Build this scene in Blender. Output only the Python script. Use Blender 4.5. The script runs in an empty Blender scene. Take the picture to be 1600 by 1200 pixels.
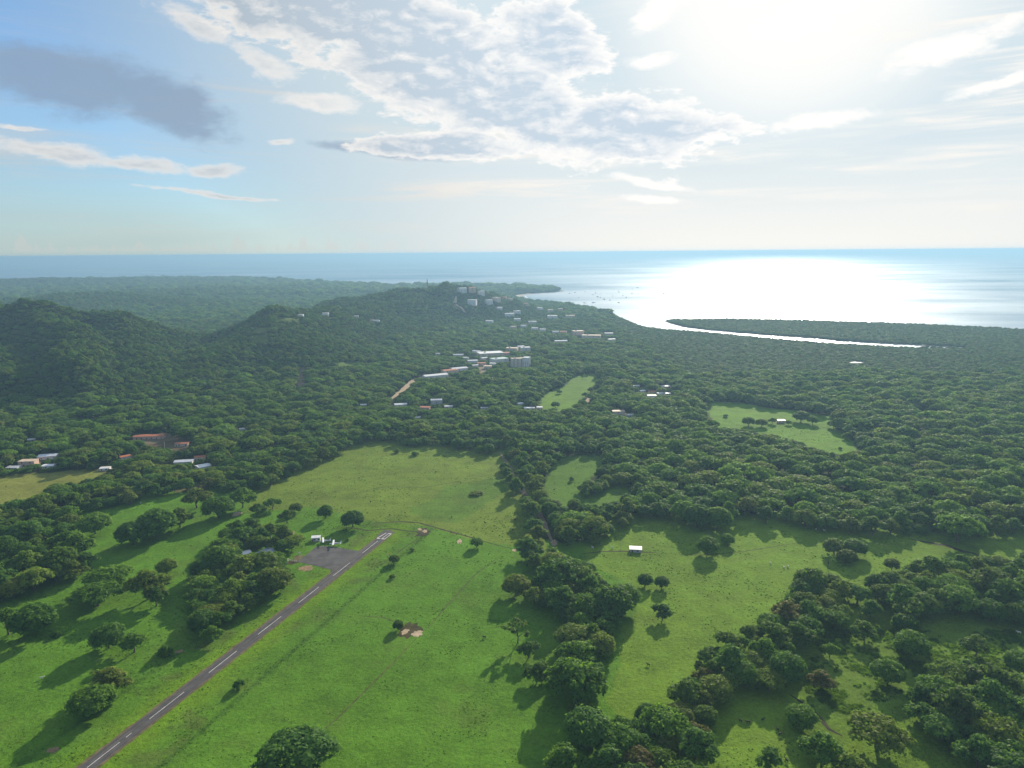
import bpy, math, random
import numpy as np
from mathutils import Matrix, Vector
R = math.radians
rng = np.random.default_rng(7)
random.seed(7)
scene = bpy.context.scene
col = scene.collection

# ------------------------------------------------------------------ camera
CAM_H = 240.0
FPX = 1111.0                      # focal length in units of 1/1600 of the frame width
PITCH, ROLL = R(10.48), R(0.45)
_f = np.array([0, math.cos(PITCH), -math.sin(PITCH)])
_r0 = np.array([1.0, 0, 0]); _u0 = np.array([0, math.sin(PITCH), math.cos(PITCH)])
_r = math.cos(ROLL) * _r0 - math.sin(ROLL) * _u0
_u = math.sin(ROLL) * _r0 + math.cos(ROLL) * _u0
CAM = np.array([0.0, 0, CAM_H])
cd = bpy.data.cameras.new('camera'); cam = bpy.data.objects.new('camera', cd); col.objects.link(cam)
cd.sensor_width = 36; cd.lens = 36 * FPX / 1600; cd.clip_start = 1; cd.clip_end = 120000
cam.matrix_world = Matrix(((_r[0], _u[0], -_f[0], CAM[0]), (_r[1], _u[1], -_f[1], CAM[1]),
                           (_r[2], _u[2], -_f[2], CAM[2]), (0, 0, 0, 1)))
scene.camera = cam

# ------------------------------------------------------------------ sun, exposure, render
SUN_AZ, SUN_EL = R(20.5), R(19.5)      # azimuth measured from +Y towards +X
SUN_DIR = Vector((math.sin(SUN_AZ) * math.cos(SUN_EL), math.cos(SUN_AZ) * math.cos(SUN_EL), math.sin(SUN_EL)))
sl = bpy.data.lights.new('sun', 'SUN'); sl.energy = 4.0; sl.angle = R(0.55); sl.color = (1.0, 0.88, 0.70)
so = bpy.data.objects.new('sun', sl); col.objects.link(so)
so.rotation_euler = SUN_DIR.to_track_quat('Z', 'Y').to_euler(); so.location = (600, 1500, 900)
vs = scene.view_settings
vs.view_transform = 'Standard'; vs.look = 'None'; vs.gamma = 1; vs.use_curve_mapping = False; vs.exposure = 1.05
cy = scene.cycles
cy.max_bounces = 5; cy.diffuse_bounces = 2; cy.glossy_bounces = 2; cy.transmission_bounces = 2
cy.transparent_max_bounces = 4; cy.volume_bounces = 0; cy.caustics_reflective = False; cy.caustics_refractive = False
cy.sample_clamp_indirect = 4

# ------------------------------------------------------------------ node expression helper
class E:
    """a scalar socket with arithmetic"""
    tree = None
    def __init__(s, sock): s.s = sock
    @staticmethod
    def op(o, *a, clamp=False):
        n = E.tree.nodes.new('ShaderNodeMath'); n.operation = o; n.use_clamp = clamp
        for i, x in enumerate(a):
            if isinstance(x, E): E.tree.links.new(x.s, n.inputs[i])
            else: n.inputs[i].default_value = float(x)
        return E(n.outputs[0])
    def __add__(s, o): return E.op('ADD', s, o)
    __radd__ = __add__
    def __sub__(s, o): return E.op('SUBTRACT', s, o)
    def __rsub__(s, o): return E.op('SUBTRACT', o, s)
    def __mul__(s, o): return E.op('MULTIPLY', s, o)
    __rmul__ = __mul__
    def __truediv__(s, o): return E.op('DIVIDE', s, o)
    def max(s, o): return E.op('MAXIMUM', s, o)
    def min(s, o): return E.op('MINIMUM', s, o)
    def clamp(s): return E.op('ADD', s, 0.0, clamp=True)
    def smooth(s, a, b):
        n = E.tree.nodes.new('ShaderNodeMapRange'); n.interpolation_type = 'SMOOTHSTEP'
        E.tree.links.new(s.s, n.inputs[0]); n.inputs[1].default_value = a; n.inputs[2].default_value = b
        return E(n.outputs[0])
    def lin(s, a, b, c=0, d=1):
        n = E.tree.nodes.new('ShaderNodeMapRange')
        E.tree.links.new(s.s, n.inputs[0]); n.inputs[1].default_value = a; n.inputs[2].default_value = b
        n.inputs[3].default_value = c; n.inputs[4].default_value = d
        return E(n.outputs[0])

def n_combine(x, y, z):
    n = E.tree.nodes.new('ShaderNodeCombineXYZ')
    for i, v in enumerate((x, y, z)):
        if isinstance(v, E): E.tree.links.new(v.s, n.inputs[i])
        else: n.inputs[i].default_value = v
    return n.outputs[0]
def n_noise(vec, scale, detail=6, rough=0.55, distort=0.0):
    n = E.tree.nodes.new('ShaderNodeTexNoise'); n.inputs['Scale'].default_value = scale
    n.inputs['Detail'].default_value = detail; n.inputs['Roughness'].default_value = rough
    n.inputs['Distortion'].default_value = distort
    if vec is not None: E.tree.links.new(vec, n.inputs['Vector'])
    return E(n.outputs[0])
def n_mix(fac, a, b, mode='MIX'):
    n = E.tree.nodes.new('ShaderNodeMix'); n.data_type = 'RGBA'; n.blend_type = mode
    for sock, v in ((n.inputs[0], fac), (n.inputs[6], a), (n.inputs[7], b)):
        if isinstance(v, E): E.tree.links.new(v.s, sock)
        elif isinstance(v, bpy.types.NodeSocket): E.tree.links.new(v, sock)
        elif isinstance(v, tuple): sock.default_value = (*v, 1)
        else: sock.default_value = v
    return n.outputs[2]

def pix_dir(px, py):
    d = _f + (px - 800) / FPX * _r + (600 - py) / FPX * _u
    return d / np.linalg.norm(d)
def AE(px, py):
    d = pix_dir(px, py)
    return math.degrees(math.atan2(d[0], d[1])), math.degrees(math.asin(d[2]))

# ------------------------------------------------------------------ world: daylight sky with clouds
SKY_K = 0.072
def build_world():
    D = 1.0 / (SKY_K * 2 ** vs.exposure)      # cloud colours below are in picture units
    w = bpy.data.worlds.new('World'); scene.world = w; w.use_nodes = True
    nt = w.node_tree; nt.nodes.clear(); E.tree = nt
    out = nt.nodes.new('ShaderNodeOutputWorld'); bg = nt.nodes.new('ShaderNodeBackground')
    sky = nt.nodes.new('ShaderNodeTexSky'); sky.sky_type = 'NISHITA'; sky.sun_disc = False
    sky.sun_elevation = SUN_EL; sky.sun_rotation = SUN_AZ
    sky.altitude = 200; sky.air_density = 1.0; sky.dust_density = 0.25; sky.ozone_density = 3.5
    tc = nt.nodes.new('ShaderNodeTexCoord')
    sep = nt.nodes.new('ShaderNodeSeparateXYZ'); nt.links.new(tc.outputs['Generated'], sep.inputs[0])
    x, y, z = (E(sep.outputs[i]) for i in range(3))
    az = E.op('ARCTAN2', x, y) * 57.2958
    el = E.op('ARCSINE', z.max(-1.0).min(1.0)) * 57.2958
    # warped cloud coordinates (degrees)
    v0 = n_combine(az * 0.12, el * 0.26, 3.1)
    wx = (n_noise(v0, 1.3, 5) - 0.5) * 4.0
    wy = (n_noise(n_combine(az * 0.12, el * 0.26, 9.7), 1.3, 5) - 0.5) * 1.9
    a2, e2 = az + wx, el + wy
    def ell(px, py, ap, bp, tilt=0):
        ca, ce = AE(px, py); ka = (AE(px + 10, py)[0] - AE(px - 10, py)[0]) / 20
        ke = -(AE(px, py + 10)[1] - AE(px, py - 10)[1]) / 20
        t = math.radians(tilt); c, s = math.cos(t), math.sin(t)
        dx, dy = (a2 - ca) * (1 / ka), (e2 - ce) * (-1 / ke)
        u = (dx * c + dy * s) * (1 / ap); v = (dy * c - dx * s) * (1 / bp)
        return 1.0 - E.op('SQRT', u * u + v * v)
    fb = n_noise(n_combine(az * 0.11, el * 0.24, 0.0), 2.6, 10, 0.62, 0.3)
    fine = n_noise(n_combine(az * 0.11, el * 0.25, 5.0), 7.0, 10, 0.68, 0.3)
    da, de = (math.degrees(SUN_AZ)), (math.degrees(SUN_EL))
    fb_up = n_noise(n_combine(az * 0.11 + 0.05, el * 0.24 + 0.12, 0.0), 2.6, 10, 0.62, 0.3)
    def union(lst):
        m = None
        for a in lst:
            e = ell(*a); m = e if m is None else m.max(e)
        return m
    main = union([(560, 30, 330, 75, 12), (720, 130, 330, 85, 22), (960, 200, 200, 55, 4), (690, 226, 150, 24, -2),
                  (860, 60, 100, 70, 30)])
    low = union([(300, 35, 70, 24, 20), (410, 95, 70, 28, 25), (500, 158, 80, 16, 4), (80, 238, 130, 22, 6), (215, 256, 90, 15, 3), (330, 265, 70, 13, 0), (1005, 97, 52, 16, 0), (1020, 22, 55, 30, -25),
                 (1285, 188, 105, 19, -4), (1490, 75, 130, 30, -14), (1560, 130, 110, 14, -8), (1010, 313, 62, 10, 0), (430, 216, 28, 8, 0),
                 (1110, 222, 40, 6, 0), (1010, 285, 90, 10, 8), (345, 307, 125, 6, 5), (30, 196, 40, 5, 0)])
    grey = union([(110, 125, 215, 62, 2), (255, 160, 135, 52, 18), (600, 236, 120, 14, 6)])
    dmc = main * 2.1 + (fb - 0.45) * 3.2
    dm = dmc + (fine - 0.5) * 1.7
    dl = low * 1.9 + (fb - 0.50) * 1.8 + (fine - 0.5) * 2.0
    dg = grey * 1.9 + (fb - 0.5) * 1.9 + (fine - 0.5) * 0.8
    am, al, ag = dm.smooth(0.0, 0.55), dl.smooth(-0.05, 1.15), dg.smooth(-0.15, 1.0)
    sunv = nt.nodes.new('ShaderNodeVectorMath'); sunv.operation = 'DOT_PRODUCT'
    nt.links.new(tc.outputs['Generated'], sunv.inputs[0]); sunv.inputs[1].default_value = SUN_DIR
    mu = E(sunv.outputs['Value'])
    prox = mu.smooth(0.72, 0.985)
    # high thin streaks, everywhere low in the sky
    st = n_noise(n_combine(az * 0.035, el * 0.42, 2.0), 2.2, 8, 0.6, 0.5)
    st2 = n_noise(n_combine(az * 0.02 + 4, el * 0.16, 7.0), 2.0, 6, 0.55, 0.4)
    ast = st.smooth(0.46, 0.72) * st2.smooth(0.38, 0.62) * el.smooth(0.3, 3.0) * el.lin(24, 9) * (0.6 + prox)
    # cumulus row on the horizon
    row = n_noise(n_combine(az * 0.9, 1.0, 0.0), 1.0, 6, 0.6)
    arow = (row.smooth(0.42, 0.7) * 1.5 + 0.35 - el).smooth(0.0, 0.25) * el.smooth(0.15, 0.35) * row.smooth(0.40, 0.55) * 0.35
    # brightness: rims glow, thick cores are grey, brighter towards the sun
    lit = (fb - fb_up) * 2.2
    core_m = ((dmc + (fine - 0.5) * 0.5).smooth(0.25, 1.15) * (1.05 - lit * 1.8) * (1.0 - prox * 0.2)).clamp()
    core_l = (dl.smooth(0.5, 1.6) * (0.40 - lit) * (1.0 - prox)).clamp()
    base = n_mix(1.0, sky.outputs[0], (0.76, 0.93, 1.06), 'MULTIPLY')
    def bright(c, k):      # colour scaled by a scalar
        n = nt.nodes.new('ShaderNodeVectorMath'); n.operation = 'SCALE'; n.inputs[0].default_value = c
        if isinstance(k, E): nt.links.new(k.s, n.inputs['Scale'])
        else: n.inputs['Scale'].default_value = k
        return n.outputs[0]
    white = bright((1.0, 0.975, 0.94), 0.84 * D + prox * (0.24 * D))
    grey_c = bright((0.74, 0.87, 1.0), 0.58 * D + prox * (0.24 * D))
    dark_c = bright((0.55, 0.73, 0.98), 0.50 * D + prox * (0.15 * D))
    thin_c = bright((1.0, 0.97, 0.92), 0.64 * D + prox * (0.36 * D))
    far_c = bright((0.74, 0.93, 1.0), 0.55 * D)
    near_c = n_mix((mu.smooth(0.966, 1.0) * mu.smooth(0.93, 0.999)), bright((0.80, 0.93, 1.0), 0.86 * D), bright((1.0, 0.99, 0.95), 1.05 * D))
    near_c = n_mix((el.lin(8, 0.5) * mu.smooth(0.75, 0.96)).clamp(), near_c, bright((1.0, 0.98, 0.93), 0.97 * D))
    veil_c = n_mix(mu.smooth(0.62, 0.96), far_c, near_c)
    veil = (el.lin(17, 1, 0.0, 0.85) * (0.65 + st2 * 0.4)).max(mu.smooth(0.50, 0.88) * 0.992)
    c = n_mix(veil.clamp(), base, veil_c)
    c = n_mix((ast * 0.85).clamp(), c, thin_c)
    c = n_mix(arow.clamp(), c, thin_c)
    away = (E.op('ABSOLUTE', az) - 44.0).max(el - 32.0).smooth(0.0, 12.0)  # clouds added outside the view, to make the sky fill whiter
    do = (fb - 0.46) * 3.6 + (fine - 0.5) * 1.4
    ao = do.smooth(0.0, 0.6) * away * el.smooth(2.0, 10.0)
    c = n_mix((ao * 0.92).clamp(), c, n_mix((do.smooth(0.3, 1.2) * 0.6).clamp(), white, grey_c))
    c = n_mix((ag * 0.76).clamp(), c, dark_c)
    c = n_mix((al * 0.86).clamp(), c, n_mix(core_l, white, grey_c))
    c = n_mix((am * 0.95).clamp(), c, n_mix(core_m, white, grey_c))
    nt.links.new(c, bg.inputs[0]); bg.inputs[1].default_value = SKY_K
    nt.links.new(bg.outputs[0], out.inputs[0])
    w.cycles.sampling_method = 'MANUAL'; w.cycles.sample_map_resolution = 512
build_world()

# ------------------------------------------------------------------ projection helpers
def ray(px, py): return _f + (px - 800) / FPX * _r + (600 - py) / FPX * _u
def G(px, py, z=0.0):
    d = ray(px, py); t = (z - CAM_H) / d[2]
    return np.array([CAM[0] + d[0] * t, CAM[1] + d[1] * t, z])
def at_dist(px, py, Y):
    d = ray(px, py); t = Y / d[1]
    return CAM + d * t
def proj(x, y, z):
    dx, dy, dz = x - CAM[0], y - CAM[1], z - CAM[2]
    zf = dx * _f[0] + dy * _f[1] + dz * _f[2]
    zf = np.where(zf < 1, 1, zf)
    return (800 + FPX * (dx * _r[0] + dy * _r[1] + dz * _r[2]) / zf, 600 - FPX * (dx * _u[0] + dy * _u[1] + dz * _u[2]) / zf)
def in_poly(x, y, poly):
    x = np.asarray(x, float); y = np.asarray(y, float); m = np.zeros(x.shape, bool)
    n = len(poly)
    for i in range(n):
        x0, y0 = poly[i]; x1, y1 = poly[(i + 1) % n]
        if y0 == y1: continue
        c = ((y0 > y) != (y1 > y)) & (x < (x1 - x0) * (y - y0) / (y1 - y0) + x0)
        m ^= c
    return m
def seg_dist(x, y, a, b):
    ax, ay = a[0], a[1]; dx, dy = b[0] - ax, b[1] - ay; L = dx * dx + dy * dy + 1e-9
    t = np.clip(((x - ax) * dx + (y - ay) * dy) / L, 0, 1)
    return np.hypot(x - ax - t * dx, y - ay - t * dy), t
def poly_dist(x, y, pts, closed=False):
    d = np.full(np.shape(x), 1e9)
    n = len(pts)
    for i in range(n if closed else n - 1):
        d = np.minimum(d, seg_dist(x, y, pts[i], pts[(i + 1) % n])[0])
    return d
def _hash(i, j, s):
    h = (i.astype(np.int64) * 374761393 + j.astype(np.int64) * 668265263 + s * 974711) & 0x7fffffff
    h = ((h ^ (h >> 13)) * 1274126177) & 0x7fffffff
    return ((h ^ (h >> 16)) & 0xffff) / 65535.0
def vnoise(x, y, s=0):
    x = np.asarray(x, float); y = np.asarray(y, float)
    i, j = np.floor(x), np.floor(y); u, v = x - i, y - j; u = u * u * (3 - 2 * u); v = v * v * (3 - 2 * v)
    return (_hash(i, j, s) * (1 - u) + _hash(i + 1, j, s) * u) * (1 - v) + (_hash(i, j + 1, s) * (1 - u) + _hash(i + 1, j + 1, s) * u) * v
def fbm(x, y, s=0, o=4):
    t = 0; a = 0.5
    for k in range(o):
        t = t + a * vnoise(x * 2 ** k, y * 2 ** k, s + k); a *= 0.5
    return t

# ------------------------------------------------------------------ terrain: coast, hills
SEA_Z = -2.0
COAST = [(-900, 436), (-300, 433.5), (0, 435), (200, 434.5), (380, 437), (440, 439.5), (500, 443), (560, 446), (640, 449.5), (668, 449), (740, 448), (820, 450.5),
         (862, 452), (886, 454.5), (862, 458), (835, 459.5), (817, 462), (822, 467), (850, 472), (900, 480), (960, 492), (990, 505), (1008, 512),
         (1040, 515), (1075, 516.5), (1110, 519.5), (1200, 528), (1290, 535.5), (1400, 541.5), (1500, 545.5), (1503, 543.5), (1400, 538.5), (1310, 533.5),
         (1292, 531), (1180, 523), (1100, 516), (1066, 511.5), (1045, 506), (1033, 501), (1060, 500.5), (1150, 500), (1250, 502), (1400, 507), (1500, 511), (1600, 516),
         (1900, 530), (2600, 560)]
COAST_G = [tuple(G(a, b, SEA_Z)[:2]) for a, b in COAST]
LAND = COAST_G + [(9000, 1500), (9000, -3000), (-9000, -3000), (-9000, 3000)]
BEACH = [tuple(G(a, b, SEA_Z)[:2]) for a, b in [(440, 439.5), (500, 443), (560, 446), (640, 449.5)]]
BEACH2 = [tuple(G(a, b, SEA_Z)[:2]) for a, b in [(862, 458), (835, 459.5), (817, 462), (822, 467), (850, 472)]]
def coast_sd(x, y):
    d = poly_dist(x, y, COAST_G)
    return np.where(in_poly(x, y, LAND), d, -d)
# ridges: (crest pixel x, y, distance along Y, half width)
RIDGES = [
    [(-260, 468, 1650, 200), (-60, 474, 1640, 190), (45, 478, 1640, 180), (130, 488, 1680, 165), (235, 505, 1740, 150), (330, 522, 1800, 130)],
    [(45, 480, 1630, 110), (85, 508, 1450, 105), (120, 555, 1240, 85)],
    [(-120, 478, 1620, 110), (-60, 520, 1420, 90), (0, 575, 1200, 65)],
    [(190, 497, 1700, 100), (215, 535, 1500, 80), (235, 580, 1300, 55)],
    [(600, 472, 2450, 210), (560, 480, 2250, 200), (500, 489, 2020, 190), (440, 494, 1830, 180), (400, 514, 1680, 155), (350, 540, 1500, 140), (285, 578, 1310, 120), (210, 612, 1150, 90)],
    [(440, 494, 1830, 150), (475, 530, 1560, 125), (505, 582, 1340, 95)],
    [(500, 490, 2020, 110), (545, 520, 1800, 80), (575, 555, 1620, 50)],
    [(470, 488, 2350, 200), (560, 467, 2500, 230), (640, 453, 2620, 240), (690, 450, 2680, 230), (740, 454, 2740, 220), (800, 477, 2750, 190)],
    [(800, 479, 2750, 180), (880, 494, 2650, 140), (950, 492, 2520, 110), (985, 505, 2440, 70)],
    [(690, 464, 2660, 140), (640, 505, 2300, 150), (600, 540, 2050, 110)],
    [(30, 470, 3000, 300), (130, 458, 3400, 330), (200, 462, 3500, 300), (300, 468, 3400, 260)],
    [(280, 455, 4200, 350), (400, 452, 4400, 400), (500, 458, 4300, 300)],
    [(-300, 436, 5600, 700), (0, 438, 5700, 600), (200, 437, 6000, 600), (380, 438, 6100, 400)],
]
RID = []
for rd in RIDGES:
    pts = []
    for (a, b, Y, w) in rd:
        p = at_dist(a, b + 5.0 * 1000 / Y * 0.6, Y); pts.append((p[0], p[1], max(p[2] - 6.0, 0.0), w))
    RID.append(pts)
def height(x, y):
    x = np.asarray(x, float); y = np.asarray(y, float)
    h = np.zeros(x.shape)
    far = y > 850
    if far.any():
        xf, yf = x[far], y[far]
        wx = xf + (fbm(xf / 160, yf / 160, 3) - 0.47) * 170; wy = yf + (fbm(xf / 160, yf / 160, 13) - 0.47) * 170
        tot = np.zeros(xf.shape)
        for pts in RID:
            best = np.zeros(xf.shape)
            for i in range(len(pts) - 1):
                a, b = pts[i], pts[i + 1]
                d, t = seg_dist(0.6 * wx + 0.4 * xf, 0.6 * wy + 0.4 * yf, a, b)
                zz = a[2] + (b[2] - a[2]) * t; w = a[3] + (b[3] - a[3]) * t
                best = np.maximum(best, zz * np.exp(-(d / w) ** 2))
            tot = tot + best ** 4
        hf = tot ** 0.25
        rdg = 1 - np.abs(2 * vnoise(xf / 190, yf / 230, 5) - 1)
        rdg2 = 1 - np.abs(2 * vnoise(xf / 85 + 3.3, yf / 120, 25) - 1)
        hf = hf * (0.76 + 0.24 * rdg + .20 * rdg2 + .30 * (fbm(xf / 80, yf / 80, 15) - .47))
        hf = np.where(hf < 1.0, 0, hf - 1.0)
        sd = coast_sd(xf, yf)
        base = -6 + np.clip((sd + 20) / 40, 0, 1) * 6
        h[far] = base + hf * np.clip(sd / 120, 0, 1)
    return h
def ground_hit(px, py):
    """where the sight line through a pixel of the photograph meets the terrain"""
    d = ray(px, py); d = d / np.linalg.norm(d)
    t = 250 * 1.006 ** np.arange(600)
    p = CAM[:, None] + d[:, None] * t
    g = height(p[0], p[1]) - p[2]
    k = np.argmax(g > 0) if (g > 0).any() else len(t) - 1
    k = max(k, 1)
    lo, hi = t[k - 1], t[k]
    for _ in range(18):
        m = 0.5 * (lo + hi); q = CAM + d * m
        if height(np.array([q[0]]), np.array([q[1]]))[0] > q[2]: hi = m
        else: lo = m
    q = CAM + d * hi
    return np.array([q[0], q[1], height(np.array([q[0]]), np.array([q[1]]))[0]])

# ------------------------------------------------------------------ object helpers
def setp(o, label=None, cat=None, group=None, kind=None):
    if label: o['label'] = label
    if cat: o['category'] = cat
    if group: o['group'] = group
    if kind: o['kind'] = kind
    return o
def mesh_from(name, v, f, mats, smooth=False, fm=None):
    me = bpy.data.meshes.new(name)
    me.from_pydata([tuple(map(float, p)) for p in v], [], [tuple(int(i) for i in q) for q in f])
    for m in mats: me.materials.append(m)
    if fm is not None: me.polygons.foreach_set('material_index', np.asarray(fm, np.int32))
    if smooth: me.polygons.foreach_set('use_smooth', np.ones(len(me.polygons), bool))
    me.update(); return me
def link(name, data, parent=None, loc=None):
    o = bpy.data.objects.new(name, data); col.objects.link(o)
    if parent is not None: o.parent = parent
    if loc is not None: o.location = [float(c) for c in loc]
    return o
class MB:
    def __init__(s): s.v = []; s.f = []
    def add(s, v, f):
        n = len(s.v); s.v += [tuple(p) for p in v]; s.f += [tuple(i + n for i in q) for q in f]; return s
    def box(s, x0, x1, y0, y1, z0, z1):
        return s.add([(x0, y0, z0), (x1, y0, z0), (x1, y1, z0), (x0, y1, z0), (x0, y0, z1), (x1, y0, z1), (x1, y1, z1), (x0, y1, z1)],
                     [(0, 3, 2, 1), (4, 5, 6, 7), (0, 1, 5, 4), (1, 2, 6, 5), (2, 3, 7, 6), (3, 0, 4, 7)])
    def loft(s, rings, n=8):
        """rings: (center, radius u, radius v, axis u, axis v)"""
        base = len(s.v)
        for c, ru, rv, au, av in rings:
            for k in range(n):
                t = 2 * math.pi * k / n
                s.v.append(tuple(c[i] + au[i] * ru * math.cos(t) + av[i] * rv * math.sin(t) for i in range(3)))
        m = len(rings)
        for i in range(m - 1):
            for k in range(n):
                a = base + i * n + k; b = base + i * n + (k + 1) % n
                s.f.append((a, b, b + n, a + n))
        s.f.append(tuple(base + k for k in reversed(range(n)))); s.f.append(tuple(base + (m - 1) * n + k for k in range(n)))
        return s
    def tube(s, pts, radii, n=6):
        rings = []
        for i, p in enumerate(pts):
            a = Vector(pts[max(i - 1, 0)]); b = Vector(pts[min(i + 1, len(pts) - 1)])
            t = (b - a).normalized(); u = t.orthogonal().normalized(); w = t.cross(u)
            rings.append((p, radii[i], radii[i], tuple(u), tuple(w)))
        return s.loft(rings, n)
    def mesh(s, name, mat, smooth=False): return mesh_from(name, s.v, s.f, [mat], smooth)
    def build(s, name, mat, parent=None, smooth=False, loc=None): return link(name, s.mesh(name, mat, smooth), parent, loc)

# ------------------------------------------------------------------ materials
def new_mat(name):
    m = bpy.data.materials.new(name); m.use_nodes = True; nt = m.node_tree; E.tree = nt
    return m, nt, nt.nodes['Principled BSDF']
def obj_coord(nt):
    return nt.nodes.new('ShaderNodeTexCoord').outputs['Object']
def world_pos(nt):
    return nt.nodes.new('ShaderNodeNewGeometry').outputs['Position']
def plain(name, c, rough=0.7, metal=0.0, var=0.15, scale=0.6, stain=0.0, spec=None):
    m, nt, b = new_mat(name); p = obj_coord(nt)
    k = n_noise(p, scale, 6, 0.6)
    cc = n_mix(k.smooth(0.3, 0.7), tuple(x * (1 - var) for x in c), tuple(min(1, x * (1 + var)) for x in c))
    if stain:
        s2 = n_noise(p, scale * 3.1, 5, 0.65)
        cc = n_mix((s2.smooth(0.55, 0.75) * stain).clamp(), cc, tuple(x * 0.45 for x in c))
    b.inputs['Specular IOR Level'].default_value = (0.06 if rough >= 0.85 else 0.4) if spec is None else spec
    nt.links.new(cc, b.inputs['Base Color']); b.inputs['Roughness'].default_value = rough; b.inputs['Metallic'].default_value = metal
    return m
def leaf_mat(name, lo, hi, warm, trans=0.48):
    m, nt, b = new_mat(name)
    p = obj_coord(nt)
    oi = nt.nodes.new('ShaderNodeObjectInfo'); rnd = E(oi.outputs['Random'])
    k = n_noise(p, 0.35, 4, 0.6); k2 = n_noise(p, 2.2, 2, 0.5)
    c = n_mix(((k - 0.5) * 2.0 + rnd * 0.95 + (k2 - 0.5) * 0.9 + 0.05).clamp(), lo, hi)
    w2 = E.op('FRACT', rnd * 7.31)
    c = n_mix((w2.smooth(0.60, 1.0) * 0.80 * k.lin(0.3, 0.7, 0.5, 1.0)).clamp(), c, warm)
    w3 = E.op('FRACT', rnd * 23.7)
    c = n_mix((w3.smooth(0.6, 1.0) * 0.45).clamp(), c, tuple(x * 0.55 for x in lo))
    nt.links.new(c, b.inputs['Base Color']); b.inputs['Roughness'].default_value = 0.55
    b.inputs['Specular IOR Level'].default_value = 0.04
    t = nt.nodes.new('ShaderNodeBsdfTranslucent')
    g = n_mix(0.5, c, (0.20, 0.36, 0.02)); nt.links.new(g, t.inputs[0])
    ms = nt.nodes.new('ShaderNodeMixShader'); ms.inputs[0].default_value = trans
    nt.links.new(b.outputs[0], ms.inputs[1]); nt.links.new(t.outputs[0], ms.inputs[2])
    nt.links.new(ms.outputs[0], nt.nodes['Material Output'].inputs[0])
    return m
M = {}
M['leaf'] = leaf_mat('leaves_green', (0.066, 0.165, 0.024), (0.170, 0.315, 0.040), (0.25, 0.26, 0.045))
M['leaf_dark'] = leaf_mat('leaves_dark', (0.046, 0.125, 0.028), (0.106, 0.230, 0.042), (0.18, 0.19, 0.045))
M['leaf_light'] = leaf_mat('leaves_light', (0.085, 0.160, 0.025), (0.165, 0.26, 0.045), (0.22, 0.23, 0.05))
M['leaf_olive'] = leaf_mat('leaves_olive', (0.10, 0.145, 0.03), (0.20, 0.25, 0.05), (0.27, 0.25, 0.07))
M['leaf_brown'] = leaf_mat('leaves_russet', (0.13, 0.11, 0.04), (0.21, 0.17, 0.06), (0.24, 0.16, 0.07))
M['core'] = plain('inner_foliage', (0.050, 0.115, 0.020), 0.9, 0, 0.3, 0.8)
M['bark'] = plain('bark', (0.13, 0.10, 0.075), 0.9, 0, 0.35, 2.0)
M['asphalt'] = plain('asphalt', (0.084, 0.081, 0.080), 0.85, 0, 0.35, 0.09, 0.5)
M['apron_asphalt'] = plain('apron_asphalt', (0.105, 0.100, 0.099), 0.85, 0, 0.22, 0.12, 0.3)
M['paint'] = plain('worn_white_paint', (0.52, 0.52, 0.50), 0.7, 0, 0.2, 0.8, 0.5)
M['shoulder'] = plain('runway_edge_soil', (0.14, 0.12, 0.06), 0.95, 0, 0.35, 0.3, 0.3)
M['soil'] = plain('bare_soil', (0.27, 0.19, 0.11), 0.95, 0, 0.25, 0.25, 0.3)
M['palesoil'] = plain('pale_soil', (0.42, 0.33, 0.22), 0.95, 0, 0.2, 0.3, 0.3)
M['roadsoil'] = plain('dirt_road_soil', (0.27, 0.20, 0.14), 0.95, 0, 0.2, 0.2, 0.2)
M['track'] = plain('trodden_grass', (0.062, 0.055, 0.024), 0.95, 0, 0.4, 0.2, 0.4)
M['mud'] = plain('dark_mud', (0.055, 0.050, 0.030), 0.95, 0, 0.4, 0.2, 0.4)
M['white'] = plain('white_wall', (0.72, 0.70, 0.66), 0.7, 0, 0.08, 0.3, 0.15)
M['cream'] = plain('cream_wall', (0.66, 0.56, 0.44), 0.7, 0, 0.08, 0.3, 0.15)
M['pink'] = plain('pink_wall', (0.62, 0.43, 0.34), 0.7, 0, 0.08, 0.3, 0.15)
M['grey_wall'] = plain('grey_wall', (0.45, 0.45, 0.45), 0.75, 0, 0.1, 0.3, 0.15)
M['tin'] = plain('tin_roof', (0.68, 0.70, 0.72), 0.42, 0.15, 0.12, 0.4, 0.25, 0.9)
M['white_roof'] = plain('white_roof', (0.82, 0.82, 0.80), 0.42, 0, 0.08, 0.4, 0.2, 0.9)
M['grey_roof'] = plain('blue_grey_roof', (0.34, 0.38, 0.43), 0.4, 0.2, 0.12, 0.4, 0.2)
M['red_roof'] = plain('red_tile_roof', (0.46, 0.15, 0.07), 0.7, 0, 0.2, 0.5, 0.2)
M['green_roof'] = plain('pale_green_roof', (0.45, 0.58, 0.52), 0.5, 0, 0.1, 0.4, 0.2)
M['tan_roof'] = plain('tan_roof', (0.55, 0.43, 0.31), 0.7, 0, 0.15, 0.4, 0.2)
M['glass'] = plain('window_glass', (0.05, 0.065, 0.08), 0.12, 0, 0.1, 0.4)
M['door'] = plain('door_wood', (0.16, 0.09, 0.05), 0.6, 0, 0.2, 1.0)
M['steel'] = plain('galvanised_steel', (0.5, 0.5, 0.5), 0.4, 0.7, 0.1, 0.6)
M['rust'] = plain('red_painted_steel', (0.45, 0.13, 0.09), 0.5, 0.2, 0.1, 0.6)
M['aircraft'] = plain('white_aircraft_paint', (0.80, 0.80, 0.80), 0.3, 0, 0.03, 0.6)
M['blue'] = plain('blue_paint', (0.06, 0.13, 0.30), 0.35, 0, 0.05, 0.6)
M['rubber'] = plain('black_rubber', (0.02, 0.02, 0.02), 0.8, 0, 0.1, 0.6)
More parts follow.
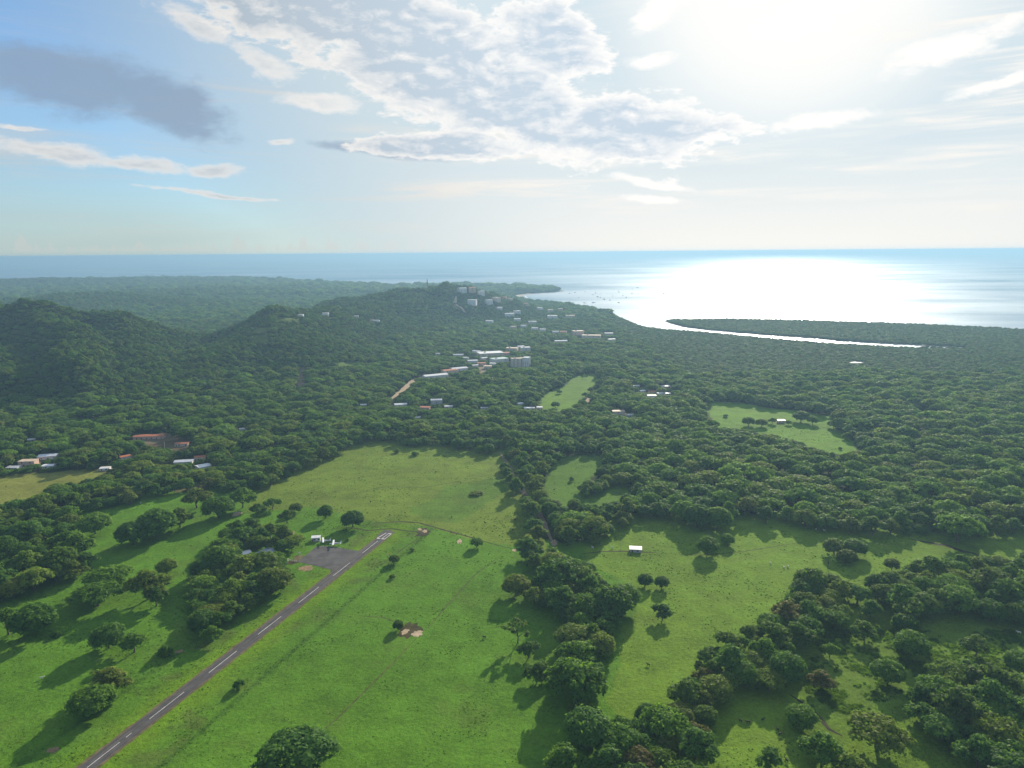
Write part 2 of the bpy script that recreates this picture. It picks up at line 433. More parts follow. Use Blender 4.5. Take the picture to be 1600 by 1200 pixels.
M['orange'] = plain('orange_cloth', (0.70, 0.20, 0.04), 0.8, 0, 0.1, 0.6)
M['cow_white'] = plain('white_hide', (0.70, 0.66, 0.60), 0.8, 0, 0.1, 0.9)
M['cow_dark'] = plain('dark_hide', (0.05, 0.035, 0.025), 0.8, 0, 0.2, 0.9)
M['wood'] = plain('weathered_wood', (0.30, 0.25, 0.19), 0.85, 0, 0.2, 1.5)
M['boat_hull'] = plain('boat_gelcoat', (0.16, 0.19, 0.22), 0.35, 0, 0.1, 0.6)

def ground_material():
    m, nt, b = new_mat('ground_cover')
    at = nt.nodes.new('ShaderNodeAttribute'); at.attribute_name = 'cover'; base = at.outputs['Color']
    p = world_pos(nt)
    big = n_noise(p, 0.012, 5, 0.6); mid = n_noise(p, 0.07, 5, 0.65); fine = n_noise(p, 0.45, 4, 0.7); tuft = n_noise(p, 1.3, 2, 0.6)
    g = (big - 0.5) * 0.9 + (mid - 0.5) * 1.0 + (fine - 0.5) * 1.3 + (tuft - 0.5) * 0.9
    sc = nt.nodes.new('ShaderNodeVectorMath'); sc.operation = 'SCALE'
    nt.links.new(base, sc.inputs[0]); nt.links.new((1.0 + g).max(0.35).s, sc.inputs['Scale'])
    dry = n_mix(((n_noise(p, 0.02, 6, 0.65) - 0.52) * 4).clamp() * 0.35, sc.outputs[0], (0.125, 0.125, 0.04))
    clump = n_noise(p, 0.16, 6, 0.75)
    c = n_mix((clump.smooth(0.58, 0.70) * 0.6).clamp(), dry, (0.022, 0.055, 0.010))
    nt.links.new(c, b.inputs['Base Color']); b.inputs['Roughness'].default_value = 0.9
    b.inputs['Specular IOR Level'].default_value = 0.02
    bp = nt.nodes.new('ShaderNodeBump'); bp.inputs['Strength'].default_value = 1.0; bp.inputs['Distance'].default_value = 0.7
    nt.links.new((fine * 0.6 + mid * 0.8 + clump * 0.6).s, bp.inputs['Height']); nt.links.new(bp.outputs[0], b.inputs['Normal'])
    return m
def sea_material():
    m, nt, b = new_mat('sea_water'); p = world_pos(nt)
    b.inputs['Base Color'].default_value = (0.035, 0.15, 0.26, 1); b.inputs['Roughness'].default_value = 1.0; b.inputs['Specular IOR Level'].default_value = 0.0
    gl = nt.nodes.new('ShaderNodeBsdfGlossy'); gl.inputs['Color'].default_value = (0.9, 0.95, 1.0, 1)
    sep = nt.nodes.new('ShaderNodeSeparateXYZ'); nt.links.new(p, sep.inputs[0])
    st = n_noise(n_combine(E(sep.outputs[0]) * 0.0005, E(sep.outputs[1]) * 0.0011, 0.0), 1.0, 7, 0.6, 0.4)
    nt.links.new(st.lin(0.3, 0.7, 0.46, 0.60).s, gl.inputs['Roughness'])
    w = n_noise(p, 0.05, 5, 0.6); w2 = n_noise(n_combine(E(sep.outputs[0]) * 0.002, E(sep.outputs[1]) * 0.012, 0.0), 1.0, 6, 0.6)
    bp = nt.nodes.new('ShaderNodeBump'); bp.inputs['Strength'].default_value = 0.35; bp.inputs['Distance'].default_value = 2.0
    nt.links.new((w + w2 * 3.0).s, bp.inputs['Height']); nt.links.new(bp.outputs[0], gl.inputs['Normal'])
    ms = nt.nodes.new('ShaderNodeMixShader'); ms.inputs[0].default_value = 0.33      # wind-roughened water: mean reflectance of the wave faces
    nt.links.new(st.lin(0.32, 0.68, 0.14, 0.40).s, ms.inputs[0])
    nt.links.new(b.outputs[0], ms.inputs[1]); nt.links.new(gl.outputs[0], ms.inputs[2]); nt.links.new(ms.outputs[0], nt.nodes['Material Output'].inputs[0])
    return m

# ------------------------------------------------------------------ open ground traced on the photograph (sight-line polygons)
OPEN = [(-700, 920), (-120, 880), (0, 852), (60, 832), (110, 812), (126, 802), (160, 797), (205, 790), (228, 776), (250, 776), (300, 768), (350, 772), (400, 770), (415, 762), (470, 737), (520, 714), (560, 693),
        (600, 690), (650, 699), (690, 697), (740, 706), (780, 713), (788, 740), (800, 765), (818, 790), (828, 830), (850, 852), (880, 862), (920, 855), (950, 836),
        (975, 826), (985, 815), (1050, 813), (1140, 823), (1150, 815), (1220, 820), (1290, 829), (1350, 839), (1480, 832), (1530, 841), (1600, 836), (2300, 860), (2300, 1500), (-700, 1500)]
HOLES = [
    [(853, 748), (870, 722), (885, 714), (930, 709), (943, 722), (920, 745), (908, 768), (930, 772), (960, 752), (982, 760), (978, 780), (935, 786), (900, 779), (880, 787), (858, 778)],
    [(1106, 629), (1150, 629), (1210, 639), (1250, 643), (1303, 652), (1300, 665), (1335, 690), (1346, 708), (1290, 703), (1250, 690), (1180, 671), (1115, 660)],
    [(843, 636), (847, 620), (862, 610), (880, 604), (894, 600), (889, 592), (905, 585), (935, 584), (937, 591), (926, 602), (909, 617), (901, 635), (870, 642)],
    [(-200, 750), (0, 744), (80, 738), (183, 731), (150, 745), (85, 756), (62, 771), (0, 786), (-200, 800)],
    [(392, 524), (424, 524), (420, 533), (396, 533)], [(395, 512), (418, 512), (418, 518), (395, 518)], [(432, 497), (470, 497), (470, 501), (432, 501)],
    [(216, 682), (255, 679), (300, 690), (296, 702), (250, 700), (222, 694)], [(465, 575), (480, 572), (476, 602), (462, 604)],
    [(525, 566), (560, 566), (556, 571), (528, 571)], [(276, 758), (330, 758), (325, 765), (280, 766)],
    [(744, 575), (760, 569), (768, 575), (750, 583)],
]
GRAVEL_ROADS = [   # (pixel polyline, width m, name, material, label)
    ([(782, 708), (795, 730), (815, 765), (835, 790), (848, 812), (856, 830), (864, 850), (868, 858)], 6.0, 'dirt_road', 'roadsoil'),
    ([(608, 626), (622, 616), (634, 606), (646, 594), (662, 588)], 11.0, 'town_road', 'palesoil'),
    ([(713, 463), (711, 474), (722, 482), (729, 492)], 11.0, 'hillside_road', 'palesoil'),
    ([(913, 634), (920, 624), (925, 617)], 7.0, 'dirt_lane', 'palesoil'),
]
ROADS_G = [[tuple(ground_hit(a, b)) for a, b in r[0]] for r in GRAVEL_ROADS]
# runway axis
RW_A = G(609, 831)[:2]; RW_B = G(137, 1199)[:2]
RW_D = (RW_B - RW_A); RW_LEN = float(np.hypot(*RW_D)); RW_D = RW_D / RW_LEN; RW_N = np.array([-RW_D[1], RW_D[0]])   # RW_N points to the right-hand side of the picture
if RW_N[0] < 0: RW_N = -RW_N
RW_W = 8.4
RW_END = RW_A + RW_D * (RW_LEN + 260)

# buildings traced: pixel of the base centre, size, look
HOUSES = []   # filled below, needed for clearings
def H(px, py, w, d, h, rot, wall, roof, style, label, group=None, windows=0, name='house', cat='house', doors=1):
    HOUSES.append(dict(px=px, py=py, w=w, d=d, h=h, rot=rot, wall=wall, roof=roof, style=style, label=label, group=group, windows=windows, name=name, cat=cat, doors=doors))
# the airfield
H(494, 844, 7, 5, 3.0, 10, 'white', 'tin', 'flat', 'small white hut with antenna mast beside the parked aircraft', None, 2, 'hut', 'hut')
H(445, 880, 4.5, 3.5, 2.8, 20, 'white', 'white_roof', 'gable', 'tiny white shelter at the left corner of the tarmac apron', None, 1, 'shelter', 'shelter')
H(414, 869, 15, 11, 4, 62, 'grey_wall', 'grey_roof', 'gable', 'blue grey roofed house in the grove beside the apron', None, 3)
H(383, 868, 8, 7, 3.2, 35, 'grey_wall', 'tin', 'gable', 'small tin roofed shed half hidden in the grove by the runway', None, 1, 'shed', 'shed')
# cattle shed on the right pasture
H(993, 861, 9, 6, 3.2, -8, 'grey_wall', 'white_roof', 'gable', 'white roofed cattle shed alone on the right hand pasture', None, 1, 'cattle_shed', 'shed')
H(1220, 660, 9, 6, 4, 0, 'cream', 'white_roof', 'gable', 'small white roofed barn among trees on the far bright field', None, 1, 'barn', 'barn')
# village on the left
H(234, 685, 38, 11, 5, 6, 'pink', 'red_roof', 'gable', 'long building with bright orange red roof on the hill foot', None, 6, 'long_house')
H(285, 696, 16, 8, 4, 6, 'cream', 'red_roof', 'gable', 'small red roofed house right of the long orange roof', None, 2)
H(76, 716, 20, 12, 5, 15, 'white', 'tin', 'gable', 'pale tin roofed house behind the pink house in the left village', None, 3)
H(45, 727, 18, 10, 6, 5, 'pink', 'tan_roof', 'flat', 'pink house by the yellow field at the left edge', None, 4)
H(77, 731, 12, 8, 4, 8, 'white', 'white_roof', 'gable', 'white house behind the yellow field, right of the pink one', None, 2)
H(22, 733, 13, 8, 3.5, 0, 'white', 'tin', 'gable', 'low white house nearest the left edge by the yellow field', None, 2)
H(165, 734, 10, 7, 3.2, 12, 'white', 'white_roof', 'gable', 'small white shed under the broad tree by the yellow field', None, 1, 'shed', 'shed')
H(196, 718, 11, 8, 5, 40, 'white', 'red_roof', 'gable', 'white gabled house below the long orange roof', None, 2)
H(288, 724, 20, 10, 4, 10, 'white', 'tin', 'gable', 'long pale tin roof among trees left of the main meadow', None, 2)
H(318, 732, 14, 12, 4.5, 45, 'white', 'white_roof', 'gable', 'bright white roofed house nearest the main meadow in the left village', None, 2)
H(313, 718, 12, 8, 4.5, 20, 'cream', 'red_roof', 'gable', 'red roofed house above the two white roofs left of the meadow', None, 2)
H(380, 673, 9, 7, 4, 20, 'white', 'white_roof', 'gable', 'lone white house in the forest above the meadow', None, 1)
H(50, 690, 8, 7, 4, 20, 'white', 'tin', 'gable', 'tiny tin roofed cabin deep in forest on the far left', None, 1, 'cabin', 'cabin')
# village in the middle
for a in [(568, 635, 9, 8, 4, 10, 'white', 'white_roof', 'gable', 'leftmost small white house of the middle village row'),
          (626, 635, 19, 12, 5, 15, 'white', 'tin', 'gable', 'wide tin roofed house below the curving town road'),
          (682, 632, 18, 12, 8, 10, 'grey_wall', 'grey_roof', 'flat', 'two storey grey house in the middle village'),
          (664, 640, 16, 9, 5, -10, 'pink', 'red_roof', 'gable', 'pink house with red roof beside the two storey grey house'),
          (653, 655, 10, 8, 4, 25, 'white', 'tin', 'gable', 'small tin roof closest to the main meadow in the middle village'),
          (701, 638, 12, 8, 4.5, 0, 'cream', 'tin', 'gable', 'cream house just right of the two storey grey house'),
          (757, 640, 11, 7, 4, 0, 'cream', 'white_roof', 'gable', 'pale roofed low house midway along the middle village row'),
          (812, 634, 9, 8, 5, 30, 'white', 'white_roof', 'gable', 'white gabled house just left of the strip meadow'),
          (827, 640, 16, 8, 4, 0, 'white', 'white_roof', 'gable', 'brightest long white roof beside the strip meadow'),
          (843, 640, 8, 8, 5, 0, 'cream', 'white_roof', 'gable', 'cream hut at the lower left corner of the strip meadow'),
          (966, 648, 18, 10, 6, 0, 'cream', 'tan_roof', 'flat', 'flat roofed tan house right of the strip meadow'),
          (985, 651, 9, 7, 4, 10, 'white', 'white_roof', 'gable', 'little white house right of the flat tan house')]:
    H(*a, None, 2)
# roadside warehouses
H(680, 590, 48, 18, 7, 28, 'white', 'white_roof', 'gable', 'largest white warehouse of the row along the town road', None, 5, 'warehouse', 'warehouse')
H(702, 583, 30, 17, 8, 28, 'cream', 'red_roof', 'gable', 'red roofed warehouse in the middle of the roadside row', None, 3, 'warehouse', 'warehouse')
H(717, 579, 34, 18, 7, 28, 'white', 'tin', 'gable', 'tin roofed warehouse at the right end of the roadside row', None, 4, 'warehouse', 'warehouse')
# commercial block
H(766, 557, 58, 34, 10, 16, 'cream', 'white_roof', 'flat', 'widest flat white shopping building behind the apartment blocks', None, 10, 'shopping_building', 'building')
H(780, 566, 36, 24, 9, 28, 'white', 'green_roof', 'flat', 'pale green roofed shop in front of the wide white building', None, 6, 'shop_building', 'building')
H(800, 549, 28, 18, 9, -14, 'cream', 'tan_roof', 'flat', 'tan flat roofed building at the back of the shopping block', None, 4, 'shop_building', 'building')
H(821, 550, 22, 16, 12, 12, 'white', 'white_roof', 'flat', 'white block above the right hand apartment tower', None, 4, 'shop_building', 'building')
H(738, 567, 22, 14, 7, 15, 'white', 'tin', 'gable', 'tin roofed house at the left end of the shopping block', None, 3)
H(752, 571, 18, 12, 7, 10, 'pink', 'red_roof', 'gable', 'red roofed house in front of the wide white shopping building', None, 3)
H(762, 576, 16, 12, 6, 0, 'cream', 'tan_roof', 'flat', 'small tan house beside the bare lot below the shops', None, 3)
H(716, 557, 24, 11, 6, 8, 'white', 'tin', 'gable', 'tin roof left of and apart from the shopping block', None, 2)
H(684, 556, 11, 9, 7, 0, 'white', 'white_roof', 'gable', 'lone white house on the slope above the warehouses', None, 2)
H(808, 575, 25, 13, 21, 14, 'cream', 'tan_roof', 'flat', 'cream apartment block, wider of the two tall ones', None, 21, 'apartment_block', 'apartments')
H(823, 575, 13, 14, 23, -20, 'white', 'white_roof', 'flat', 'narrow white apartment tower at the right of the cream block', None, 15, 'apartment_block', 'apartments')
for a in [(745, 552, 20, 13, 7, -20, 'white', 'tin', 'gable', 'tin roofed house at the upper left of the shopping block'), (756, 563, 14, 11, 7, 35, 'white', 'white_roof', 'gable', 'small white house left of the pale green roof'),
          (790, 556, 20, 14, 9, 30, 'pink', 'red_roof', 'gable', 'red roofed house behind the cream apartment block'), (771, 571, 14, 10, 6, -25, 'white', 'white_roof', 'gable', 'small white house just below the pale green roof'),
          (742, 574, 13, 10, 6, 20, 'cream', 'tin', 'gable', 'tin roofed house left of the bare lot below the shops'), (728, 562, 12, 9, 6, -15, 'white', 'white_roof', 'gable', 'white house between the separate tin roof and the shopping block'),
          (813, 545, 18, 12, 8, 25, 'white', 'tin', 'gable', 'tin roof at the very back of the shopping block')]:
    H(*a, None, 3)
# hotel by the estuary
H(903, 526, 30, 22, 17, 12, 'pink', 'tan_roof', 'flat', 'taller pinkish wing of the large hotel near the river mouth', None, 12, 'hotel_wing', 'hotel')
H(924, 529, 52, 20, 10, -10, 'cream', 'tan_roof', 'flat', 'long low cream wing of the hotel near the river mouth', None, 12, 'hotel_wing', 'hotel')
H(876, 535, 34, 14, 6, 9, 'white', 'white_roof', 'gable', 'long white roof below and left of the hotel', None, 4, 'long_house')
H(951, 524, 24, 13, 8, 0, 'grey_wall', 'tin', 'gable', 'grey building right behind the hotel', None, 3)
H(955, 533, 20, 13, 7, 20, 'white', 'white_roof', 'gable', 'white house in the trees right of the hotel', None, 2)
# hamlet on the right
for a in [(994, 605, 11, 8, 4, 0, 'white', 'white_roof', 'gable', 'uppermost left white house of the right hamlet'),
          (1003, 613, 9, 8, 4, 20, 'white', 'white_roof', 'gable', 'white house at the left of the right hamlet'),
          (1018, 621, 14, 9, 4.5, 0, 'white', 'white_roof', 'gable', 'largest and lowest white house of the right hamlet'),
          (1019, 614, 12, 8, 4, 0, 'pink', 'red_roof', 'gable', 'red roofed house in the middle of the right hamlet'),
          (1031, 617, 10, 8, 4, 30, 'white', 'white_roof', 'gable', 'white house second from the right in the right hamlet'),
          (1043, 617, 9, 8, 4, 0, 'white', 'white_roof', 'gable', 'rightmost white house of the right hamlet'),
          (1039, 606, 18, 12, 5, 10, 'grey_wall', 'grey_roof', 'gable', 'blue grey roofed house at the back of the right hamlet')]:
    H(*a, None, 2)
# villas on the ridges
for a in [(470, 495, 14, 10, 6, 0, 'white', 'white_roof', 'flat', 'white villa on the crest of the middle green hill'),
          (509, 493, 16, 12, 7, 0, 'white', 'white_roof', 'flat', 'white villa where the middle hill meets the town hill'),
          (557, 496, 12, 10, 6, 0, 'cream', 'tin', 'gable', 'cream villa high on the slope left of the town hill'),
          (588, 503, 18, 10, 6, 0, 'white', 'tin', 'gable', 'white villa on the slope below the radio mast hill')]:
    H(*a, None, 2, 'villa', 'villa')
_hill = [(722, 457, 34, 18, 14), (738, 457, 26, 18, 16), (752, 461, 24, 16, 12), (738, 476, 34, 20, 14), (764, 475, 26, 18, 12), (776, 471, 30, 18, 12), (788, 468, 18, 14, 9), (797, 470, 20, 14, 8),
         (796, 494, 36, 18, 9), (808, 491, 26, 16, 10), (808, 502, 24, 16, 8), (765, 505, 26, 16, 8), (832, 506, 30, 16, 7), (802, 514, 20, 14, 7), (819, 512, 22, 14, 7), (836, 516, 22, 14, 7),
         (848, 518, 20, 12, 7), (863, 498, 38, 20, 9), (891, 497, 36, 18, 8), (868, 521, 20, 12, 6), (880, 521, 22, 14, 6), (844, 480, 24, 16, 9), (860, 480, 22, 16, 9), (822, 478, 20, 14, 9), (876, 486, 20, 14, 8),
         (780, 484, 22, 14, 8)]
_rows = ['crest', 'upper slope', 'middle slope', 'lower slope']
_byrow = {k: [] for k in _rows}
for q in _hill:
    k = 0 if q[1] < 463 else 1 if q[1] < 483 else 2 if q[1] < 500 else 3
    _byrow[_rows[k]].append(q)
_ord = ['first', 'second', 'third', 'fourth', 'fifth', 'sixth', 'seventh', 'eighth', 'ninth', 'tenth', 'eleventh', 'twelfth', 'thirteenth', 'fourteenth', 'fifteenth',
        'sixteenth', 'seventeenth', 'eighteenth', 'nineteenth', 'twentieth']
for k, lst in _byrow.items():
    for i, q in enumerate(sorted(lst)):
        wl, rf, st = random.choice([('white', 'white_roof', 'flat'), ('cream', 'tan_roof', 'flat'), ('white', 'tin', 'gable'), ('pink', 'red_roof', 'gable'), ('white', 'white_roof', 'gable')])
        cname = {'white': 'white', 'cream': 'cream', 'pink': 'pinkish'}[wl]
        H(q[0], q[1], q[2] * .9, q[3], q[4] * 1.25, random.uniform(-38, 38), wl, rf, st, '%s house, %s from the left along the %s of the town hill' % (cname, _ord[i], k),
          'houses on the town hill', 6 if q[4] > 11 else 3)
for h in HOUSES:
    h['g'] = ground_hit(h['px'], h['py'])
    if h['group'] and h['g'][1] > 3100:      # on the very crest of the town hill
        q = at_dist(h['px'], h['py'], 2720); h['g'] = np.array([q[0], q[1], height(np.array([q[0]]), np.array([q[1]]))[0]])
        print('crest', h['px'], h['py'])
HG = np.array([h['g'] for h in HOUSES]); HR = np.array([max(h['w'], h['d']) * 0.62 for h in HOUSES]); HH = np.array([h['h'] for h in HOUSES])

# ------------------------------------------------------------------ ground sheet
def build_ground():
    ang = np.radians(np.linspace(-60, 60, 500))
    rad = [90.0]
    while rad[-1] < 9500: rad.append(rad[-1] * (1.0058 if rad[-1] < 1300 else 1.010))
    rad = np.array(rad); nr, na = len(rad), len(ang)
    rr, aa = np.meshgrid(rad, ang, indexing='ij')
    x, y = (rr * np.sin(aa)).ravel(), (rr * np.cos(aa)).ravel()
    z = height(x, y)
    verts = np.stack([x, y, z], 1).astype(np.float32)
    i = np.arange(nr - 1)[:, None] * na + np.arange(na - 1)[None, :]
    quads = np.stack([i, i + 1, i + na + 1, i + na], -1).reshape(-1, 4).astype(np.int32)
    # flip so normals point up
    quads = quads[:, ::-1]
    me = bpy.data.meshes.new('ground')
    me.vertices.add(len(verts)); me.vertices.foreach_set('co', verts.ravel())
    me.loops.add(quads.size); me.loops.foreach_set('vertex_index', quads.ravel())
    me.polygons.add(len(quads)); me.polygons.foreach_set('loop_start', np.arange(0, quads.size, 4, dtype=np.int32))
    me.polygons.foreach_set('use_smooth', np.ones(len(quads), bool))
    me.update(calc_edges=True)
    # ground cover colour: kinds of grass, partly painted backlight, forest floor, sand, bare soil
    jx = x + (fbm(x / 25, y / 25, 21) - 0.47) * 16; jy = y + (fbm(x / 25, y / 25, 31) - 0.47) * 16
    px, py = proj(jx, jy, z)
    c = np.tile(np.array([0.030, 0.050, 0.016]), (len(x), 1))            # forest floor
    def paint(mask, rgb, a=1.0):
        a = np.asarray(mask, float)[:, None] * a
        c[:] = c * (1 - a) + np.array(rgb) * a
    paint(in_poly(px, py + 14, OPEN) | in_poly(px, py, OPEN), (0.090, 0.200, 0.018))
    upper = [(380, 800), (415, 740), (560, 670), (800, 690), (840, 790), (860, 870), (760, 846), (680, 824), (560, 812), (500, 790)]
    paint(in_poly(px, py, upper), (0.135, 0.200, 0.026))
    # greener tongue in the upper meadow
    paint(in_poly(px, py, [(640, 800), (700, 760), (790, 745), (800, 760), (760, 790), (720, 815), (660, 812)]), (0.090, 0.185, 0.022), 0.7)
    paint(in_poly(px, py, [(905, 870), (960, 800), (1700, 800), (1700, 1300), (1000, 1300), (950, 1100), (985, 980), (1010, 930), (940, 890)]), (0.128, 0.222, 0.022))
    paint(in_poly(px, py, [(1260, 980), (1380, 960), (1600, 970), (1600, 1060), (1380, 1100), (1300, 1200), (1240, 1100)]), (0.085, 0.145, 0.020), 0.6)
    for k, rgb in ((0, (0.085, 0.170, 0.018)), (1, (0.115, 0.23, 0.018)), (2, (0.12, 0.22, 0.022)), (3, (0.19, 0.21, 0.045)), (4, (0.10, 0.15, 0.03)), (5, (0.12, 0.15, 0.04)), (6, (0.10, 0.15, 0.03)),
                   (7, (0.11, 0.085, 0.05)), (8, (0.22, 0.17, 0.12)), (9, (0.10, 0.15, 0.03)), (10, (0.12, 0.11, 0.05)), (11, (0.30, 0.24, 0.17))):
        dy = 6 if k in (0, 1, 2, 3) else 2
        q0 = HOLES[k]; paint(in_poly(px, py, q0) | in_poly(px, py - dy, q0) | in_poly(px, py + dy * 0 + 1, q0), rgb)
    # mown strip along the runway, fence-line growth, wheel lines
    s = (x - RW_A[0]) * RW_D[0] + (y - RW_A[1]) * RW_D[1]; n = (x - RW_A[0]) * RW_N[0] + (y - RW_A[1]) * RW_N[1]
    wv = (fbm(x / 14, y / 14, 41) - 0.47) * 7
    on = (s > -18 + wv)
    paint(on * np.clip((22 + wv * 1.5 - n) / 12, 0, 1) * np.clip((n + 20 + wv * 1.5) / 12, 0, 1), (0.128, 0.232, 0.014), 0.8)
    rough2 = np.clip((fbm(x / 11, y / 11, 47) - .44) * 6, 0, 1)
    paint(on * rough2 * (np.clip((n - 11) / 4, 0, 1) * np.clip((33 - n) / 3, 0, 1) + np.clip((-n - 11) / 4, 0, 1) * np.clip((30 + n) / 3, 0, 1)), (0.092, 0.120, 0.028), 0.6)
    paint(on * np.exp(-((n - 33) / 1.2) ** 2), (0.035, 0.085, 0.014), 0.8)
    paint(on * np.exp(-((n + 33) / 1.8) ** 2) * (s > 60), (0.03, 0.065, 0.014), 0.5)
    sd = np.full(x.shape, 1e3); far = y > 1200; sd[far] = coast_sd(x[far], y[far])
    db = np.full(x.shape, 1e3); db[far] = np.minimum(poly_dist(x[far], y[far], BEACH), poly_dist(x[far], y[far], BEACH2))
    paint((sd < 60) & (db < 70), (0.52, 0.47, 0.38))
    paint((sd < 9), (0.30, 0.26, 0.19), 0.8)
    near_h = np.zeros(x.shape)
    for g, r in zip(HG, HR): near_h = np.maximum(near_h, np.hypot(x - g[0], y - g[1]) < r * 1.25 + 2)
    paint(near_h * ~in_poly(px, py, OPEN), (0.17, 0.14, 0.09), 0.8)
    a = me.color_attributes.new('cover', 'FLOAT_COLOR', 'POINT')
    a.data.foreach_set('color', np.concatenate([c, np.ones((len(c), 1))], 1).astype(np.float32).ravel())
    me.materials.append(ground_material())
    o = link('ground', me); setp(o, 'green pasture land and wooded hills running down to the coast', 'ground', kind='structure')
build_ground()

def build_sea():
    n = 96; rad = [30, 800, 1500, 2500, 4000, 7000, 12000, 20000, 32000, 45000]; v = []; f = []
    for r in rad:
        for k in range(n):
            t = 2 * math.pi * k / n; v.append((r * math.sin(t), r * math.cos(t), SEA_Z))
    for i in range(len(rad) - 1):
        for k in range(n):
            a = i * n + k; b = i * n + (k + 1) % n; f.append((a, a + n, b + n, b))
    o = link('sea', mesh_from('sea', v, f, [sea_material()])); setp(o, 'open blue sea and river mouth glittering under the sun', 'sea', kind='structure')
build_sea()

# ------------------------------------------------------------------ runway, apron, roads, tracks, bare patches
def rw(s, n, z): p = RW_A + RW_D * s + RW_N * n; return (p[0], p[1], z)
def sheet(name, pts, mat, parent=None, label=None, cat=None, z=None, kind='structure'):
    o = link(name, mesh_from(name, pts, [tuple(range(len(pts)))], [mat]), parent)
    nz = o.data.polygons[0].normal.z
    if nz < 0: o.data.flip_normals()
    if label: setp(o, label, cat)
    if parent is None: setp(o, kind=kind)
    return o
def ragged(pts, step, amp, seed):
    """subdivide a closed outline and roughen it"""
    out = []; r = random.Random(seed)
    for i in range(len(pts)):
        a, b = np.array(pts[i]), np.array(pts[(i + 1) % len(pts)]); L = np.hypot(*(b - a)[:2]); k = max(1, int(L / step))
        for j in range(k):
            p = a + (b - a) * j / k; out.append((p[0] + r.uniform(-amp, amp), p[1] + r.uniform(-amp, amp), p[2]))
    return out
L = RW_LEN + 260
def runway_asphalt():
    m, nt, b = new_mat('runway_asphalt'); p = world_pos(nt); sp = nt.nodes.new('ShaderNodeSeparateXYZ'); nt.links.new(p, sp.inputs[0])
    x, y = E(sp.outputs[0]), E(sp.outputs[1])
    along = x * RW_D[0] + y * RW_D[1]; across = (x - RW_A[0]) * RW_N[0] + (y - RW_A[1]) * RW_N[1]
    st = n_noise(n_combine(along * 0.02, across * 0.8, 0.0), 1.0, 6, 0.65); pa = n_noise(p, 0.16, 6, 0.65); fn = n_noise(p, 1.5, 3, 0.6)
    c = n_mix(((st - 0.5) * 2.2 + (pa - 0.5) * 1.2 + (fn - 0.5) * 0.6 + 0.5).clamp(), (0.045, 0.044, 0.046), (0.135, 0.128, 0.124))
    edge = (E.op('ABSOLUTE', across) + (pa - 0.5) * 2.4).smooth(RW_W * 0.36, RW_W * 0.52)
    c = n_mix((edge * 0.6).clamp(), c, (0.15, 0.125, 0.085))
    nt.links.new(c, b.inputs['Base Color']); b.inputs['Roughness'].default_value = 0.88; b.inputs['Specular IOR Level'].default_value = 0.1
    return m
M['asphalt'] = runway_asphalt()
sheet('runway_shoulder', ragged([rw(-2, -5.5, .05), rw(-2, 5.3, .05), rw(L, 5.3, .05), rw(L, -5.5, .05)], 4, 0.5, 3), M['shoulder'],
      label='worn brown verge of thin grass along both edges of the runway', cat='verge')
runway = sheet('runway', ragged([rw(0, -RW_W / 2, .10), rw(0, RW_W / 2, .10), rw(L, RW_W / 2, .10), rw(L, -RW_W / 2, .10)], 5, 0.18, 4), M['asphalt'],
               label='narrow dark asphalt runway crossing the lower left of the pasture', cat='runway')
AP = [(465, 877.5), (480, 866), (495, 853.5), (511, 853), (540, 857.5), (568, 862.5)]
apg = [tuple(G(a, b, .09)) for a, b in AP]
def on_axis(px, py):
    p = G(px, py)[:2] - RW_A; return float(p @ RW_D)
apg += [rw(on_axis(575, 862), -RW_W / 2 + .2, .09), rw(on_axis(527, 897), -RW_W / 2 + .2, .09)] + [tuple(G(a, b, .09)) for a, b in [(516, 890), (490, 883)]]
sheet('apron', ragged(apg, 6, 0.3, 5), M['apron_asphalt'], label='grey asphalt parking apron joined to the far end of the runway', cat='apron')
sheet('turning_pad', ragged([tuple(G(a, b, .08)) for a, b in [(588, 838.5), (592, 834), (600, 828.5), (613, 828.3), (603, 837)]], 4, 0.2, 6), M['apron_asphalt'],
      label='small paved turning pad beside the painted runway number', cat='pavement')
DASH = [((596, 846), (571, 865)), ((551, 880), (524.5, 901)), ((502, 918), (471, 943)), ((443, 964), (406, 992)), ((373, 1018), (329, 1052)), ((289.5, 1082), (235, 1124)), ((212, 1147), (203, 1154)), ((187, 1160), (136, 1200))]
for a, b in DASH:
    s0, s1 = on_axis(*a), on_axis(*b)
    sheet('centre_line_dash', ragged([rw(s0, -.21, .14), rw(s0, .21, .14), rw(s1, .21, .14), rw(s1, -.21, .14)], 3, 0.06, int(s0)), M['paint'], runway)
s = on_axis(136, 1200)
for k in range(4):
    sheet('centre_line_dash', [rw(s + 24 + k * 48, -.21, .14), rw(s + 24 + k * 48, .21, .14), rw(s + 48 + k * 48, .21, .14), rw(s + 48 + k * 48, -.21, .14)], M['paint'], runway)
